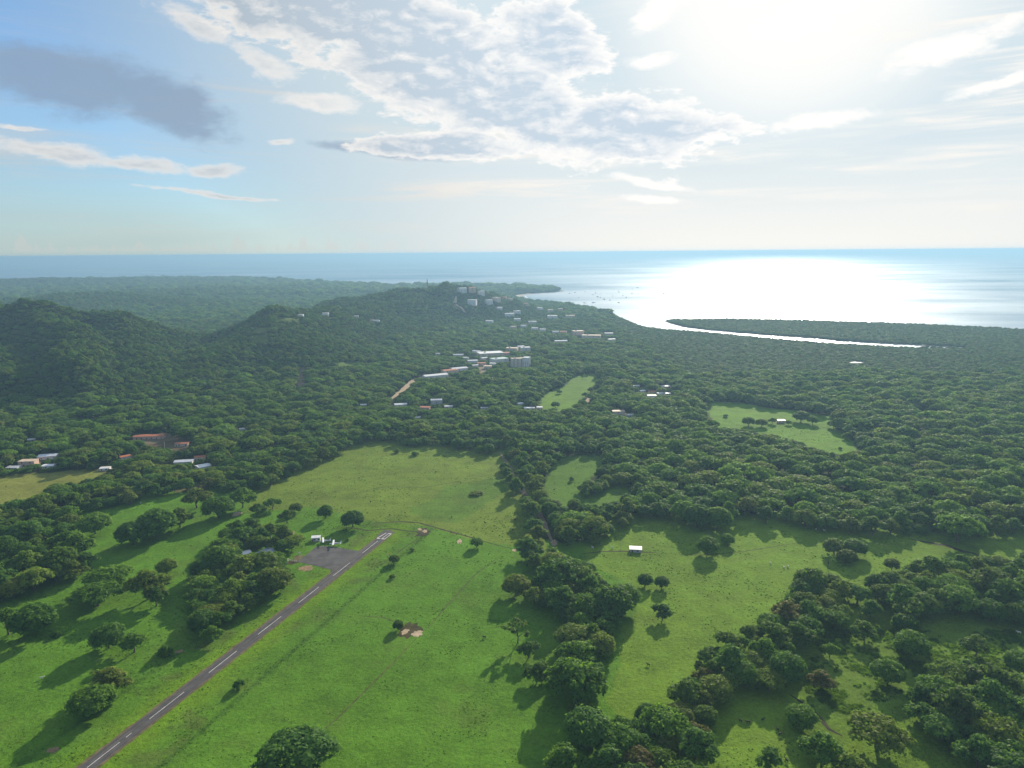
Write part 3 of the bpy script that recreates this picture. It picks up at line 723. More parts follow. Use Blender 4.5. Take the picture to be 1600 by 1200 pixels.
def build_number():
    # 07 read by a pilot landing from the far end: digits stand upright towards the near end
    def q(u, v): return rw(2.5 + v * 1.05, 4.0 - u * .70, .14)      # u from the pilot's left, v up the digit
    def strip(path, w):
        mb = MB()
        for (a, b) in zip(path[:-1], path[1:]):
            a = np.array(a, float); b = np.array(b, float); t = (b - a) / np.linalg.norm(b - a); n = np.array([-t[1], t[0]]) * w / 2
            a = a - t * w * .5; b = b + t * w * .5
            mb.add([q(*(a + n)), q(*(b + n)), q(*(b - n)), q(*(a - n))], [(0, 1, 2, 3)])
        return mb
    mb = strip([(0.6, 1.2), (0.6, 13.0)], 0.8); mb2 = strip([(4.6, 1.2), (4.6, 13.0)], 0.8)
    mb.v += []; 
    zero = MB(); zero.add(mb.v, mb.f); zero.add(mb2.v, mb2.f)
    zero.add([q(1.1, .7), q(4.1, .7), q(4.1, 2.0), q(1.1, 2.0)], [(0, 1, 2, 3)]); zero.add([q(1.1, 12.2), q(4.1, 12.2), q(4.1, 13.5), q(1.1, 13.5)], [(0, 1, 2, 3)])
    zero.build('runway_number', M['paint'], runway)
    sev = MB(); sev.add([q(6.6, 12.2), q(11.2, 12.2), q(11.2, 13.6), q(6.6, 13.6)], [(0, 1, 2, 3)])
    sev.add([q(7.4, .7), q(8.5, .7), q(11.2, 12.2), q(10.0, 12.2)], [(0, 1, 2, 3)])
    sev.build('runway_number', M['paint'], runway)
build_number()

def ribbon(name, pts, width, mat, dz, label, cat, seed):
    r = random.Random(seed); v = []; f = []; n = 0
    P = []
    for a, b in zip(pts[:-1], pts[1:]):
        a = np.array(a, float); b = np.array(b, float); k = max(1, int(np.hypot(*(b - a)[:2]) / 7))
        P += [a + (b - a) * j / k for j in range(k)]
    P.append(np.array(pts[-1], float))
    for i, p in enumerate(P):
        t = P[min(i + 1, len(P) - 1)] - P[max(i - 1, 0)]; t = t[:2] / (np.hypot(*t[:2]) + 1e-6); nn = np.array([-t[1], t[0]])
        for sgn in (-1, 1):
            w = width / 2 * r.uniform(.75, 1.25) * min(1, .25 + 3.0 * min(i, len(P) - 1 - i) / len(P)) ; q = p[:2] + nn * sgn * w
            z = height(np.array([q[0]]), np.array([q[1]]))[0]
            v.append((q[0], q[1], z + dz))
        if i: f.append((2 * i - 2, 2 * i - 1, 2 * i + 1, 2 * i))
    o = link(name, mesh_from(name, v, f, [mat]))
    if len(o.data.polygons) and o.data.polygons[0].normal.z < 0: o.data.flip_normals()
    setp(o, label, cat, kind='structure'); return o
for rd, pts, lab in zip(GRAVEL_ROADS, ROADS_G, ['reddish dirt road running between the trees right of the main meadow', 'pale town road climbing past the white warehouses',
                                                'pale switchback road on the flank of the town hill', 'pale dirt lane beside the strip meadow']):
    ribbon(rd[2], pts, rd[1], M[rd[3]], 0.12 if rd[2] == 'dirt_road' else 0.5, lab, 'road', 11)
TR = [[(560, 822), (590, 817), (625, 815), (655, 817), (690, 827), (730, 838), (770, 850), (803, 858)], [(520, 826), (545, 824), (575, 829), (612, 826), (640, 830), (668, 832)],
      [(905, 866), (940, 862), (975, 861), (1030, 864)], [(667, 834), (640, 850), (610, 872)]]
for k, (t, lab) in enumerate(zip(TR, ['dark trodden track curving beyond the runway end', 'short trodden track behind the turning pad', 'cattle path leading to the white roofed shed', 'faint footpath along the shrubs right of the runway'])):
    ribbon('dirt_track', [tuple(G(a, b)) for a, b in t], 2.2 if k < 3 else 1.0, M['track'], 0.04 + .005 * k, lab, 'track', 20 + k)
PATHS = [([(652, 996), (620, 1030), (580, 1070), (530, 1120), (470, 1170)], 'faint cattle path from the bare patches towards the bottom edge'),
         ([(640, 980), (600, 965), (560, 962)], 'faint cattle path left of the dark round bush'),
         ([(780, 870), (740, 900), (700, 945), (665, 985)], 'faint cattle path from the tree belt to the bare patches'),
         ([(1030, 864), (1090, 868), (1160, 862), (1260, 846)], 'faint cattle path along the top of the right pasture'),
         ([(540, 775), (600, 760), (660, 762), (720, 752), (770, 740)], 'faint worn line across the main meadow')]
M['path'] = plain('worn_turf', (0.085, 0.115, 0.026), 0.95, 0, 0.35, 0.25, 0.3)
for k, (t, lab) in enumerate(PATHS):
    ribbon('cattle_path', [tuple(G(a, b)) for a, b in t], 1.3, M['path'], 0.03 + .002 * k, lab, 'path', 40 + k)
M['foam'] = plain('surf_foam', (0.82, 0.84, 0.84), 0.9, 0, 0.1, 0.02)
def surf(pts, off, w, label, seed):
    r = random.Random(seed); P = [np.array(G(a, b, SEA_Z)) for a, b in pts]; v = []; f = []; Q = []
    for a, b in zip(P[:-1], P[1:]):
        k = max(1, int(np.hypot(*(b - a)[:2]) / 40)); Q += [a + (b - a) * i / k for i in range(k)]
    Q.append(P[-1])
    for i, q in enumerate(Q):
        t = Q[min(i + 1, len(Q) - 1)] - Q[max(i - 1, 0)]; n = np.array([-t[1], t[0], 0]) / (np.hypot(t[0], t[1]) + 1e-6)
        if n[1] < 0: n = -n
        o1 = off + r.uniform(-3, 3); ww = w * r.uniform(.25, 1.2)
        for o2 in (o1, o1 + ww): u = q + n * o2; v.append((u[0], u[1], SEA_Z + .15))
        if i: f.append((2 * i - 2, 2 * i - 1, 2 * i + 1, 2 * i))
    o = link('surf', mesh_from('surf', v, f, [M['foam']]))
    if o.data.polygons[0].normal.z < 0: o.data.flip_normals()
    setp(o, label, 'surf', kind='structure')
surf([(440, 439.5), (500, 443), (560, 446), (640, 449.5)], 14, 26, 'thin white surf line on the far left beach', 1)
surf([(0, 435), (200, 434.5), (380, 437), (440, 439.5)], 8, 14, 'faint surf at the foot of the far left coast', 3)
surf([(1400, 507), (1500, 511), (1600, 516), (1750, 523)], 10, 22, 'white surf along the outer beach of the wooded spit', 2)
surf([(862, 458), (835, 459.5), (817, 462), (822, 467), (850, 472)], 6, 9, 'pale wash along the curved town beach', 4)
def patch(px, py, w, d, mat, label, seed, name='bare_patch', z=.055):
    c = G(px, py); r = random.Random(seed); n = 44; pts = []
    ph = [(r.uniform(0, 6.28), r.uniform(.04, .16), k) for k in (2, 3, 5, 7, 11)]
    for k in range(n):
        t = 2 * math.pi * k / n; q = .9 + sum(a * math.sin(m * t + f) for f, a, m in ph) * .8 + r.uniform(-.06, .06)
        pts.append((c[0] + math.cos(t) * w / 2 * q, c[1] + math.sin(t) * d / 2 * q, z))
    sheet(name, pts, mat, label=label, cat='bare ground')
patch(652, 990, 7, 9, M['palesoil'], 'larger pale bare patch beside the lone bush in the pasture', 1)
patch(633, 987, 5, 7, M['palesoil'], 'smaller pale bare patch closest to the lone bush in the pasture', 2)
patch(641, 985, 15, 22, M['track'], 'trampled grass around the two pale bare patches', 3, z=.045)
patch(661, 832, 12, 22, M['mud'], 'dark muddy wallow beyond the runway end', 4)
patch(664, 830, 5, 7, M['palesoil'], 'pale stones in the muddy wallow beyond the runway end', 5, z=.075)
patch(656, 827, 4, 6, M['palesoil'], 'small pale stone patch at the back of the muddy wallow', 12, z=.075)
patch(718, 846, 5, 9, M['palesoil'], 'pale bare spot between the wallow and the round bush', 6)
patch(478, 888, 12, 11, M['soil'], 'orange bare soil at the left lower edge of the apron', 7)
patch(468, 872, 10, 15, M['shoulder'], 'dry brown grass left of the apron', 8, z=.06)
patch(458, 878, 9, 12, M['track'], 'thin dry grass by the tiny white shelter', 18, z=.05)
patch(370, 803, 9, 14, M['palesoil'], 'sandy clearing at the end of the small left meadow', 9)
patch(456, 833, 6, 9, M['soil'], 'orange bare soil behind the airfield grove', 10)
patch(804, 860, 4, 6, M['palesoil'], 'pale gateway soil where the track meets the tree belt', 11)
patch(83, 1172, 6, 5, M['soil'], 'brown scrape of soil near the lower left corner', 13)
patch(280, 1018, 5, 4, M['soil'], 'brown scrape in the shade of the airfield grove', 14)
patch(866, 848, 6, 14, M['palesoil'], 'pale widening at the near end of the dirt road', 15, z=.14)
ribbon('stream_bed', [tuple(G(a, b)) for a, b in [(1420, 842), (1445, 847), (1480, 853), (1505, 862), (1520, 864), (1535, 872)]], 5, M['mud'], .06, 'dark stream bed crossing the top of the right pasture', 'stream', 31)
ribbon('ditch', [tuple(G(a, b)) for a, b in [(1232, 1084), (1262, 1104), (1280, 1122), (1296, 1140), (1316, 1150)]], 2.6, M['mud'], .06, 'dark muddy ditch between the lower right thickets', 'ditch', 32)
def hit_patch(name, px0, px1, py, dpy, mat, label, cat):
    pts = []
    for (a, b) in [(px0, py), ((px0 * 2 + px1) / 3, py + dpy), ((px0 + px1 * 2) / 3, py + dpy * .8), (px1, py + dpy * .4), (px1 - 4, py - dpy * .5), ((px0 + px1) / 2, py - dpy * .8)]:
        g = G(a, b, .25); pts.append(tuple(g))
    sheet(name, ragged(pts, 8, 2, 5), mat, label=label, cat=cat)
hit_patch('salt_pan', 1322, 1354, 566, 1.3, M['white'], 'small bright salt pan in the far right forest', 'salt pan')
hit_patch('mudflat', 1432, 1472, 573, 0.8, M['palesoil'], 'faint pale mudflat right of the bright salt pan', 'mudflat')
CLEAR_PX = [[(1322, 565), (1338, 564.5), (1354, 566), (1350, 567.5), (1326, 567.5)], [(1432, 572.5), (1452, 572), (1472, 573), (1450, 574)],
            [(1000, 508), (1040, 513.5), (1075, 515.5), (1110, 518.5), (1200, 527), (1290, 534.5), (1400, 540.5), (1500, 544.5), (1400, 538.5), (1310, 533), (1180, 522.5), (1100, 515.5), (1050, 506), (1036, 501.5), (990, 500)]]

# ------------------------------------------------------------------ tree forms
ICO = None
def ico():
    global ICO
    if ICO is None:
        t = (1 + 5 ** .5) / 2
        v = np.array([(-1, t, 0), (1, t, 0), (-1, -t, 0), (1, -t, 0), (0, -1, t), (0, 1, t), (0, -1, -t), (0, 1, -t), (t, 0, -1), (t, 0, 1), (-t, 0, -1), (-t, 0, 1)]); v /= np.linalg.norm(v[0])
        f = [(0, 11, 5), (0, 5, 1), (0, 1, 7), (0, 7, 10), (0, 10, 11), (1, 5, 9), (5, 11, 4), (11, 10, 2), (10, 7, 6), (7, 1, 8), (3, 9, 4), (3, 4, 2), (3, 2, 6), (3, 6, 8), (3, 8, 9), (4, 9, 5), (2, 4, 11), (6, 2, 10), (8, 6, 7), (9, 8, 1)]
        ICO = (v, f)
    return ICO
def lobes_for(kind, r):
    """crown lobes of a tree of crown radius 1 (scaled later): centre x,y,z and radius; heights in crown radii"""
    L = []
    if kind == 'umbrella':
        Rr, top, n = 1.0, 1.12, 34
        for k in range(n):
            q = math.sqrt((k + .5) / n) * .86; t = k * 2.39996 + r.uniform(-.3, .3)
            z = top - .20 - .42 * q ** 2.2 + r.uniform(-.05, .05)
            L.append((q * math.cos(t), q * math.sin(t), z, r.uniform(.15, .25)))
    elif kind == 'dome':
        n = 40; e = r.uniform(.9, 1.1)
        for k in range(n):
            zz = 1 - (k + .5) / n * 1.35; q = math.sqrt(max(0, 1 - zz * zz)); t = k * 2.39996 + r.uniform(-.3, .3); s = .74
            L.append((q * math.cos(t) * s * e, q * math.sin(t) * s / e, .78 + zz * s * .85, r.uniform(.20, .32)))
    elif kind == 'clumpy':
        for j in range(r.randint(4, 6)):
            t = j * 2.4 + r.uniform(-.4, .4); q = 0 if j == 0 else r.uniform(.4, .62)
            cx, cy, cz, cr = q * math.cos(t), q * math.sin(t), (1.25 if j == 0 else r.uniform(.65, 1.05)), r.uniform(.36, .5)
            for k in range(11):
                zz = 1 - (k + .5) / 11 * 1.5; w = math.sqrt(max(0, 1 - zz * zz)); u = k * 2.39996 + j
                L.append((cx + w * math.cos(u) * cr * .72, cy + w * math.sin(u) * cr * .72, cz + zz * cr * .6, r.uniform(.13, .22)))
    elif kind == 'airy':
        for j in range(9):
            t = j * 2.4 + r.uniform(-.4, .4); q = math.sqrt(j / 9) * .8
            cx, cy, cz = q * math.cos(t), q * math.sin(t), 1.35 - .45 * q * q + r.uniform(-.12, .12)
            for k in range(4): L.append((cx + r.uniform(-.16, .16), cy + r.uniform(-.16, .16), cz + r.uniform(-.1, .08), r.uniform(.09, .17)))
    else:  # shrub
        n = 14
        for k in range(n):
            zz = 1 - (k + .5) / n * 1.0; q = math.sqrt(max(0, 1 - zz * zz)); t = k * 2.39996 + r.uniform(-.4, .4)
            L.append((q * math.cos(t) * .66, q * math.sin(t) * .66, .25 + zz * .75 + r.uniform(-.1, .1), r.uniform(.22, .38)))
    return L
BASE = {'umbrella': 10.0, 'dome': 7.0, 'clumpy': 7.5, 'airy': 7.0, 'shrub': 2.2}
TOPZ = {'umbrella': 1.14, 'dome': 1.62, 'clumpy': 1.62, 'airy': 1.45, 'shrub': 1.25}
def crown_arrays(kind, seed, leaf, per, core=True):
    r = random.Random(seed); g = np.random.default_rng(seed); B = BASE[kind]; L = lobes_for(kind, r)
    V, F = [], []; nv = 0; fm = []
    iv, if_ = ico()
    for (x, y, z, q) in L:
        c = np.array((x, y, z)) * B; q = q * B
        n = max(20, int(per * (q / (.22 * B)) ** 2))
        d = g.normal(size=(n, 3)); d /= np.linalg.norm(d, axis=1)[:, None]
        d[:, 2] = np.where(d[:, 2] < -.35, -d[:, 2], d[:, 2])
        bump = np.where(g.random(n) < .10, 1.0 + .42 * g.random(n), 0.76 + .36 * g.random(n))
        p = c + d * (q * bump)[:, None] * np.array((1, 1, .82 if kind != 'umbrella' else .62))
        nn = d + g.normal(size=(n, 3)) * .32; nn[:, 2] += .25; nn /= np.linalg.norm(nn, axis=1)[:, None]
        a = np.cross(nn, g.normal(size=(n, 3))); a /= np.linalg.norm(a, axis=1)[:, None]; b = np.cross(nn, a)
        s = leaf * (.6 + .8 * g.random(n))[:, None] * .5
        quad = np.stack([p - a * s * 1.25, p - b * s * .8 , p + a * s * 1.25, p + b * s * .8], 1).reshape(-1, 3)
        V.append(quad); F += [(nv + 4 * k, nv + 4 * k + 1, nv + 4 * k + 2, nv + 4 * k + 3) for k in range(n)]; fm += [0] * n; nv += 4 * n
        if core:
            jit = 1 + g.normal(size=(12, 1)) * .12
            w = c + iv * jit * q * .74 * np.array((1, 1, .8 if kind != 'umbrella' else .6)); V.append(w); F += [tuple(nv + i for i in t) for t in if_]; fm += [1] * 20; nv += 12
    return np.concatenate(V), F, fm, L
def trunk_mb(kind, L, seed):
    r = random.Random(seed + 99); B = BASE[kind]; mb = MB()
    zc = {'umbrella': .55, 'dome': .55, 'clumpy': .5, 'airy': .75, 'shrub': .25}[kind] * B
    r0 = {'umbrella': .065, 'dome': .055, 'clumpy': .05, 'airy': .035, 'shrub': .05}[kind] * B
    lean = (r.uniform(-.05, .05) * B, r.uniform(-.05, .05) * B)
    fork = (lean[0], lean[1], zc * .62)
    mb.tube([(0, 0, -.5), (0, 0, .02 * B), (lean[0] * .5, lean[1] * .5, zc * .35), fork], [r0 * 1.5, r0 * 1.15, r0 * .9, r0 * .8], 7)
    for (x, y, z, q) in r.sample(L, min(7, len(L))):
        e = (x * B * .8, y * B * .8, z * B - q * B * .3)
        m = (fork[0] * .5 + e[0] * .5, fork[1] * .5 + e[1] * .5, fork[2] * .45 + e[2] * .55)
        mb.tube([fork, m, e], [r0 * .55, r0 * .36, r0 * .12], 5)
    return mb
FORMS = {}
def make_forms():
    spec = [('umbrella', 4, .95, 85), ('dome', 5, .75, 75), ('clumpy', 5, .72, 62), ('airy', 2, .62, 60), ('shrub', 3, .36, 50)]
    for kind, n, leaf, per in spec:
        FORMS[kind] = []
        for k in range(n):
            sd = hash_seed(kind, k)
            v, f, fm, L = crown_arrays(kind, sd, leaf, per)
            meshes = {}
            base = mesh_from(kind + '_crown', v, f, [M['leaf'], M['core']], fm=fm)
            t = trunk_mb(kind, L, sd).mesh(kind + '_trunk', M['bark'], True)
            var = {'leaf': base}
            for alt in ('leaf_dark', 'leaf_light', 'leaf_brown'):
                c = base.copy(); c.materials[0] = M[alt]; var[alt] = c
            FORMS[kind].append((var, t))
def hash_seed(kind, k): return sum(ord(c) * (i + 3) for i, c in enumerate(kind)) * 31 + k * 977
make_forms()
TREE_NAME = {'umbrella': 'spreading_tree', 'dome': 'round_tree', 'clumpy': 'broadleaf_tree', 'airy': 'open_crowned_tree', 'shrub': 'shrub'}
TREES = []
def tree(kind, x, y, z, Rr, label, group, mat='leaf', hs=1.0, r=random):
    var, t = r.choice(FORMS[kind]); s = Rr / BASE[kind]
    e = link(TREE_NAME[kind], None, loc=(x, y, z)); e.rotation_euler = (0, 0, r.uniform(0, 6.28)); e.scale = (s, s * r.uniform(.92, 1.08), s * hs)
    setp(e, label, 'shrub' if kind == 'shrub' else 'tree', group)
    link('trunk', t, e); link('crown', var[mat], e)
    TREES.append((x, y, Rr)); return e
def crown_at(px, py, wpx, kind, hs=1.0):
    """ground position and crown radius of a tree whose crown is centred on a pixel of the photograph"""
    z = 0.0
    for _ in range(4):
        g = G(px, py, z); dist = np.linalg.norm(g - CAM); Rr = wpx * dist / FPX / 2; z = .55 * TOPZ[kind] * Rr * hs
    return g[0], g[1], Rr

# trees standing singly or in twos and threes
SOLO = [
    (10, 969, 48, 'clumpy', 'leaf', 'tree cut by the left frame edge in the left meadow, beside a larger round one', .9),
    (52, 966, 56, 'dome', 'leaf', 'round tree right beside the one cut by the left frame edge', .8),
    (168, 902, 62, 'umbrella', 'leaf', 'broad flat crowned tree in the middle of the left meadow, upper of a pair', .9),
    (150, 927, 62, 'umbrella', 'leaf', 'broad flat crowned tree in the left meadow, lower of a pair', .9),
    (230, 911, 60, 'clumpy', 'leaf', 'broad tree just right of the two flat crowned trees in the left meadow', .85),
    (243, 930, 38, 'clumpy', 'leaf_dark', 'smaller dark tree touching the broad tree in the left meadow', .9),
    (260, 884, 28, 'dome', 'leaf', 'small round tree by itself between the left meadow trees and the runway grove', .9),
    (168, 993, 46, 'dome', 'leaf_dark', 'dark round tree casting a long shadow, left of a ragged one', .85),
    (208, 1003, 44, 'clumpy', 'leaf', 'ragged tree right beside the dark round tree with the long shadow', .75),
    (257, 1016, 22, 'shrub', 'leaf', 'bush by itself below the runway grove', 1),
    (88, 990, 16, 'shrub', 'leaf', 'low bush alone right of the two trees at the left edge', .6),
    (172, 1062, 52, 'clumpy', 'leaf_light', 'thin crowned tree near the lower left, upper of two', .8),
    (143, 1093, 54, 'dome', 'leaf', 'rounded tree near the lower left, lower of two', .75),
    (147, 817, 42, 'dome', 'leaf', 'round tree standing free of the left grove in the small meadow', .8),
    (206, 832, 44, 'dome', 'leaf_dark', 'dark round tree at the left end of the short row in the small meadow', .9),
    (243, 816, 56, 'dome', 'leaf_dark', 'largest tree in the short row in the small meadow', .85),
    (280, 808, 42, 'clumpy', 'leaf_dark', 'right end tree of the short row in the small meadow', .8),
    (306, 776, 46, 'clumpy', 'leaf_light', 'pale crowned tree at the head of the small meadow', .8),
    (340, 792, 44, 'dome', 'leaf', 'round tree at the upper corner of the small meadow, left of the sandy clearing', .85),
    (378, 776, 42, 'clumpy', 'leaf', 'tree just above the sandy clearing', .9),
    (402, 795, 28, 'clumpy', 'leaf', 'small tree right of the sandy clearing', .8),
    (425, 786, 30, 'clumpy', 'leaf', 'tree between the sandy clearing and the main meadow', .7),
    (448, 806, 28, 'clumpy', 'leaf_light', 'light green small tree at the left side of the main meadow', .9),
    (462, 793, 20, 'dome', 'leaf', 'small round tree just above the light green one by the main meadow', .9),
    (508, 799, 25, 'dome', 'leaf', 'round tree standing alone in the meadow, left of a wider one', 1.0),
    (551, 810, 36, 'dome', 'leaf_dark', 'wide dark tree alone in the meadow behind the parked aircraft', .85),
    (616, 873, 17, 'dome', 'leaf', 'largest of three small bushes right of the runway', .9),
    (644, 858, 8, 'shrub', 'leaf', 'tiny bush furthest back right of the runway', 1),
    (613, 900, 10, 'shrub', 'leaf', 'small bush nearest of three right of the runway', 1),
    (622, 976, 17, 'dome', 'leaf_dark', 'dark round bush beside two pale bare patches in the pasture', 1.0),
    (745, 847, 20, 'dome', 'leaf', 'round bush alone beside the track across the pasture', .9),
    (542, 843, 8, 'shrub', 'leaf', 'tiny bush in the grass right of the parked aircraft', .8),
    (373, 1068, 18, 'shrub', 'leaf', 'bush by itself just right of the runway, lower part', 1.1),
    (462, 1178, 102, 'dome', 'leaf_dark', 'large dark tree cut by the bottom edge between runway and tree belt', .62),
    (648, 708, 14, 'shrub', 'leaf', 'bush at the top edge of the main meadow', .7),
    (620, 704, 12, 'shrub', 'leaf', 'low bush beside the forest edge at the top of the main meadow', .8),
    (745, 770, 26, 'shrub', 'leaf', 'low spreading bush at the right side of the main meadow', .3),
    (893, 748, 9, 'shrub', 'leaf', 'tiny bush in the small meadow right of the dirt road', 1.2),
    (1008, 906, 25, 'dome', 'leaf_dark', 'left of two small round trees below the white roofed shed', .9),
    (1034, 909, 23, 'dome', 'leaf_dark', 'right of two small round trees below the white roofed shed', .9),
    (1036, 954, 34, 'clumpy', 'leaf_dark', 'ragged lone tree in the middle of the right pasture', .8),
    (1106, 851, 34, 'dome', 'leaf', 'round tree with a shadow at the top of the right pasture, larger of two', .9),
    (1137, 842, 22, 'dome', 'leaf', 'smaller tree just right of the round one at the top of the right pasture', .9),
    (1304, 853, 32, 'dome', 'leaf_dark', 'left tree of the dark trio at the top of the right pasture', .8),
    (1336, 854, 34, 'dome', 'leaf_dark', 'right tree of the dark trio at the top of the right pasture', .8),
    (1324, 869, 28, 'dome', 'leaf_dark', 'nearest tree of the dark trio at the top of the right pasture', .8),
    (1294, 877, 26, 'airy', 'leaf', 'tall slender tree with bare trunk left of the dark trio', 1.0),
    (1394, 881, 21, 'dome', 'leaf_dark', 'small round tree alone right of the dark trio', .9),
    (1351, 984, 38, 'clumpy', 'leaf', 'free standing tree below the junction of the two right thickets', .8),
    (1425, 1004, 44, 'dome', 'leaf', 'round tree hanging below the right thicket', .85),
    (1297, 1015, 26, 'clumpy', 'leaf', 'small tree on the rough ground right of the diagonal thicket', .9),
    (1388, 1048, 42, 'dome', 'leaf', 'round tree alone in the middle of the rough lower right ground', .85),
    (1526, 1008, 46, 'clumpy', 'leaf_light', 'light feathery tree alone at the upper right of the rough ground', .75),
    (1283, 1061, 42, 'clumpy', 'leaf_brown', 'brownish tree right of the diagonal thicket', .7),
    (1594, 1034, 38, 'dome', 'leaf', 'round tree cut by the right frame edge', .8),
    (1253, 1119, 44, 'dome', 'leaf', 'round tree at the upper end of the dark ditch', .8),
    (1285, 1168, 66, 'clumpy', 'leaf', 'broad tree left of the ditch close to the bottom edge', .75),
    (1325, 1196, 52, 'clumpy', 'leaf', 'tree on the bottom edge right of the ditch', .8),
    (1201, 1184, 42, 'clumpy', 'leaf_dark', 'tree on the bottom edge inside the small bright clearing', .8),
    (1372, 1144, 78, 'umbrella', 'leaf', 'wide feathery tree left of the lower right thicket', .9),
    (1170, 658, 20, 'dome', 'leaf', 'leftmost round tree on the far bright field', .8), (1190, 660, 18, 'dome', 'leaf', 'second round tree from the left on the far bright field', .8),
    (1207, 657, 14, 'clumpy', 'leaf', 'small tree left of the barn on the far bright field', .8), (1232, 660, 9, 'dome', 'leaf', 'tiny tree right of the barn on the far bright field', .9),
    (1252, 650, 24, 'dome', 'leaf', 'largest round tree on the far bright field, back edge', .8), (1270, 656, 17, 'dome', 'leaf', 'round tree with a shadow in the middle right of the far bright field', .9),
    (1303, 662, 17, 'dome', 'leaf', 'tree at the right corner of the far bright field', .8), (1134, 649, 9, 'shrub', 'leaf', 'bush at the left end of the far bright field', .8), (1313, 700, 6, 'shrub', 'leaf', 'tiny bush at the near edge of the far bright field', 1),
    (868, 632, 15, 'dome', 'leaf', 'round tree in the lower part of the strip meadow', .8), (874, 612, 9, 'dome', 'leaf', 'small tree in the middle of the strip meadow', .8),
    (809, 988, 54, 'airy', 'leaf_light', 'open crowned tree with visible trunk left of the central tree belt', .8),
    (826, 1014, 38, 'clumpy', 'leaf', 'tree squeezed between the open crowned tree and the central belt', .8),
    (841, 1048, 46, 'clumpy', 'leaf', 'lowest of the trees on the left flank of the central belt', .7),
    (836, 878, 38, 'clumpy', 'leaf_light', 'light green tree near the top of the central tree belt', .9),
    (806, 913, 44, 'dome', 'leaf', 'round tree at the left bulge of the central tree belt', .85),
    (834, 930, 42, 'clumpy', 'leaf', 'brown tinged tree right of the left bulge of the central belt', .85),
    (827, 855, 46, 'clumpy', 'leaf_dark', 'dark tree at the top end of the central belt beside the track', .8),
    (876, 893, 72, 'umbrella', 'leaf_dark', 'great dark domed tree in the upper central belt', 1.15),
    (972, 932, 56, 'dome', 'leaf', 'bright round tree at the right bulge of the central belt', .85),
    (938, 1006, 46, 'dome', 'leaf', 'round tree at the right flank of the central belt, halfway down', .9),
    (900, 1064, 92, 'umbrella', 'leaf', 'biggest crown of the central belt, broad and domed', 1.15),
    (908, 1108, 46, 'clumpy', 'leaf_light', 'pale green tree just below the biggest crown of the central belt', .9),
    (882, 1188, 72, 'clumpy', 'leaf', 'broad tree at the bottom edge left of the diagonal thicket', .8),
    (1099, 1056, 36, 'clumpy', 'leaf_brown', 'russet brown tree at the left edge of the diagonal thicket', .9),
    (1093, 1040, 18, 'clumpy', 'leaf_light', 'whitish green small tree behind the russet brown one', 1.1),
    (1138, 1066, 40, 'clumpy', 'leaf_light', 'olive tree right of the russet brown one in the diagonal thicket', .9),
    (328, 958, 46, 'umbrella', 'leaf_light', 'light domed tree at the lower tip of the runway grove', 1.0),
    (1500, 823, 62, 'umbrella', 'leaf', 'large smooth domed tree at the forest edge above the right pasture', 1.1),
    (930, 822, 44, 'dome', 'leaf', 'bright round tree at the forest edge above the white roofed shed', .9),
    (890, 822, 36, 'dome', 'leaf', 'round tree beside the near end of the dirt road', .9),
    (1122, 808, 42, 'dome', 'leaf', 'tall rounded tree at the forest corner above the round pasture tree', 1.0),
    (1090, 805, 44, 'dome', 'leaf_dark', 'dark rounded tree left of the tall one at the forest corner', 1.0),
]
tr = random.Random(5)
for (px, py, w, kind, mat, lab, hs) in SOLO:
    x, y, Rr = crown_at(px, py, w, kind, hs)
    tree(kind, x, y, 0, Rr, lab, None, mat, hs, tr)

# dense groves: filled between the traced outlines
GROVES = [
    ([(0, 842), (60, 820), (100, 802), (124, 800), (122, 838), (148, 872), (145, 888), (100, 902), (30, 926), (-20, 938), (-60, 950), (-60, 860)], 23, 'left grove', 'trees of the left grove'),
    ([(330, 850), (345, 836), (375, 822), (410, 816), (440, 832), (470, 842), (470, 852), (440, 858), (442, 872), (452, 886), (462, 897), (440, 918), (420, 932), (395, 942), (352, 972), (348, 990), (315, 995), (300, 982), (294, 940), (290, 915), (306, 890), (322, 872)], 19, 'runway grove', 'trees of the grove beside the runway'),
    ([(815, 862), (885, 866), (915, 888), (940, 912), (985, 926), (988, 946), (958, 976), (950, 1007), (940, 1042), (936, 1077), (926, 1112), (886, 1120), (880, 1095), (868, 1060), (880, 1021), (884, 976), (874, 955), (845, 945), (835, 905)], 21, 'central belt', 'trees of the central belt between the pastures'),
    ([(957, 1130), (1006, 1104), (1055, 1080), (1076, 1046), (1096, 1012), (1160, 986), (1212, 952), (1250, 908), (1286, 903), (1330, 906), (1341, 922), (1372, 936), (1384, 968), (1330, 944), (1318, 972), (1280, 980), (1260, 1016), (1256, 1046), (1240, 1082), (1208, 1072), (1170, 1066), (1126, 1092), (1112, 1150), (1104, 1210), (1100, 1250), (910, 1250), (918, 1180), (892, 1158), (890, 1134)], 20, 'diagonal thicket', 'trees of the diagonal thicket in the lower right'),
    ([(1345, 922), (1380, 903), (1438, 880), (1600, 878), (1640, 880), (1640, 990), (1600, 972), (1530, 958), (1453, 952), (1440, 990), (1410, 990), (1392, 970), (1380, 935)], 22, 'right thicket', 'trees of the right thicket at the frame edge'),
    ([(1410, 1100), (1445, 1068), (1478, 1042), (1520, 1045), (1554, 1068), (1600, 1064), (1640, 1060), (1640, 1250), (1580, 1250), (1512, 1185), (1470, 1160), (1440, 1140), (1412, 1125)], 24, 'corner thicket', 'trees of the feathery thicket in the lower right corner'),
    ([(905, 760), (935, 748), (960, 742), (960, 752), (935, 765), (915, 775)], 14, 'meadow clump', 'trees of the small clump in the meadow right of the dirt road'),
]
HG0 = [(h['g'], max(h['w'], h['d']) * .55) for h in HOUSES[:4]]
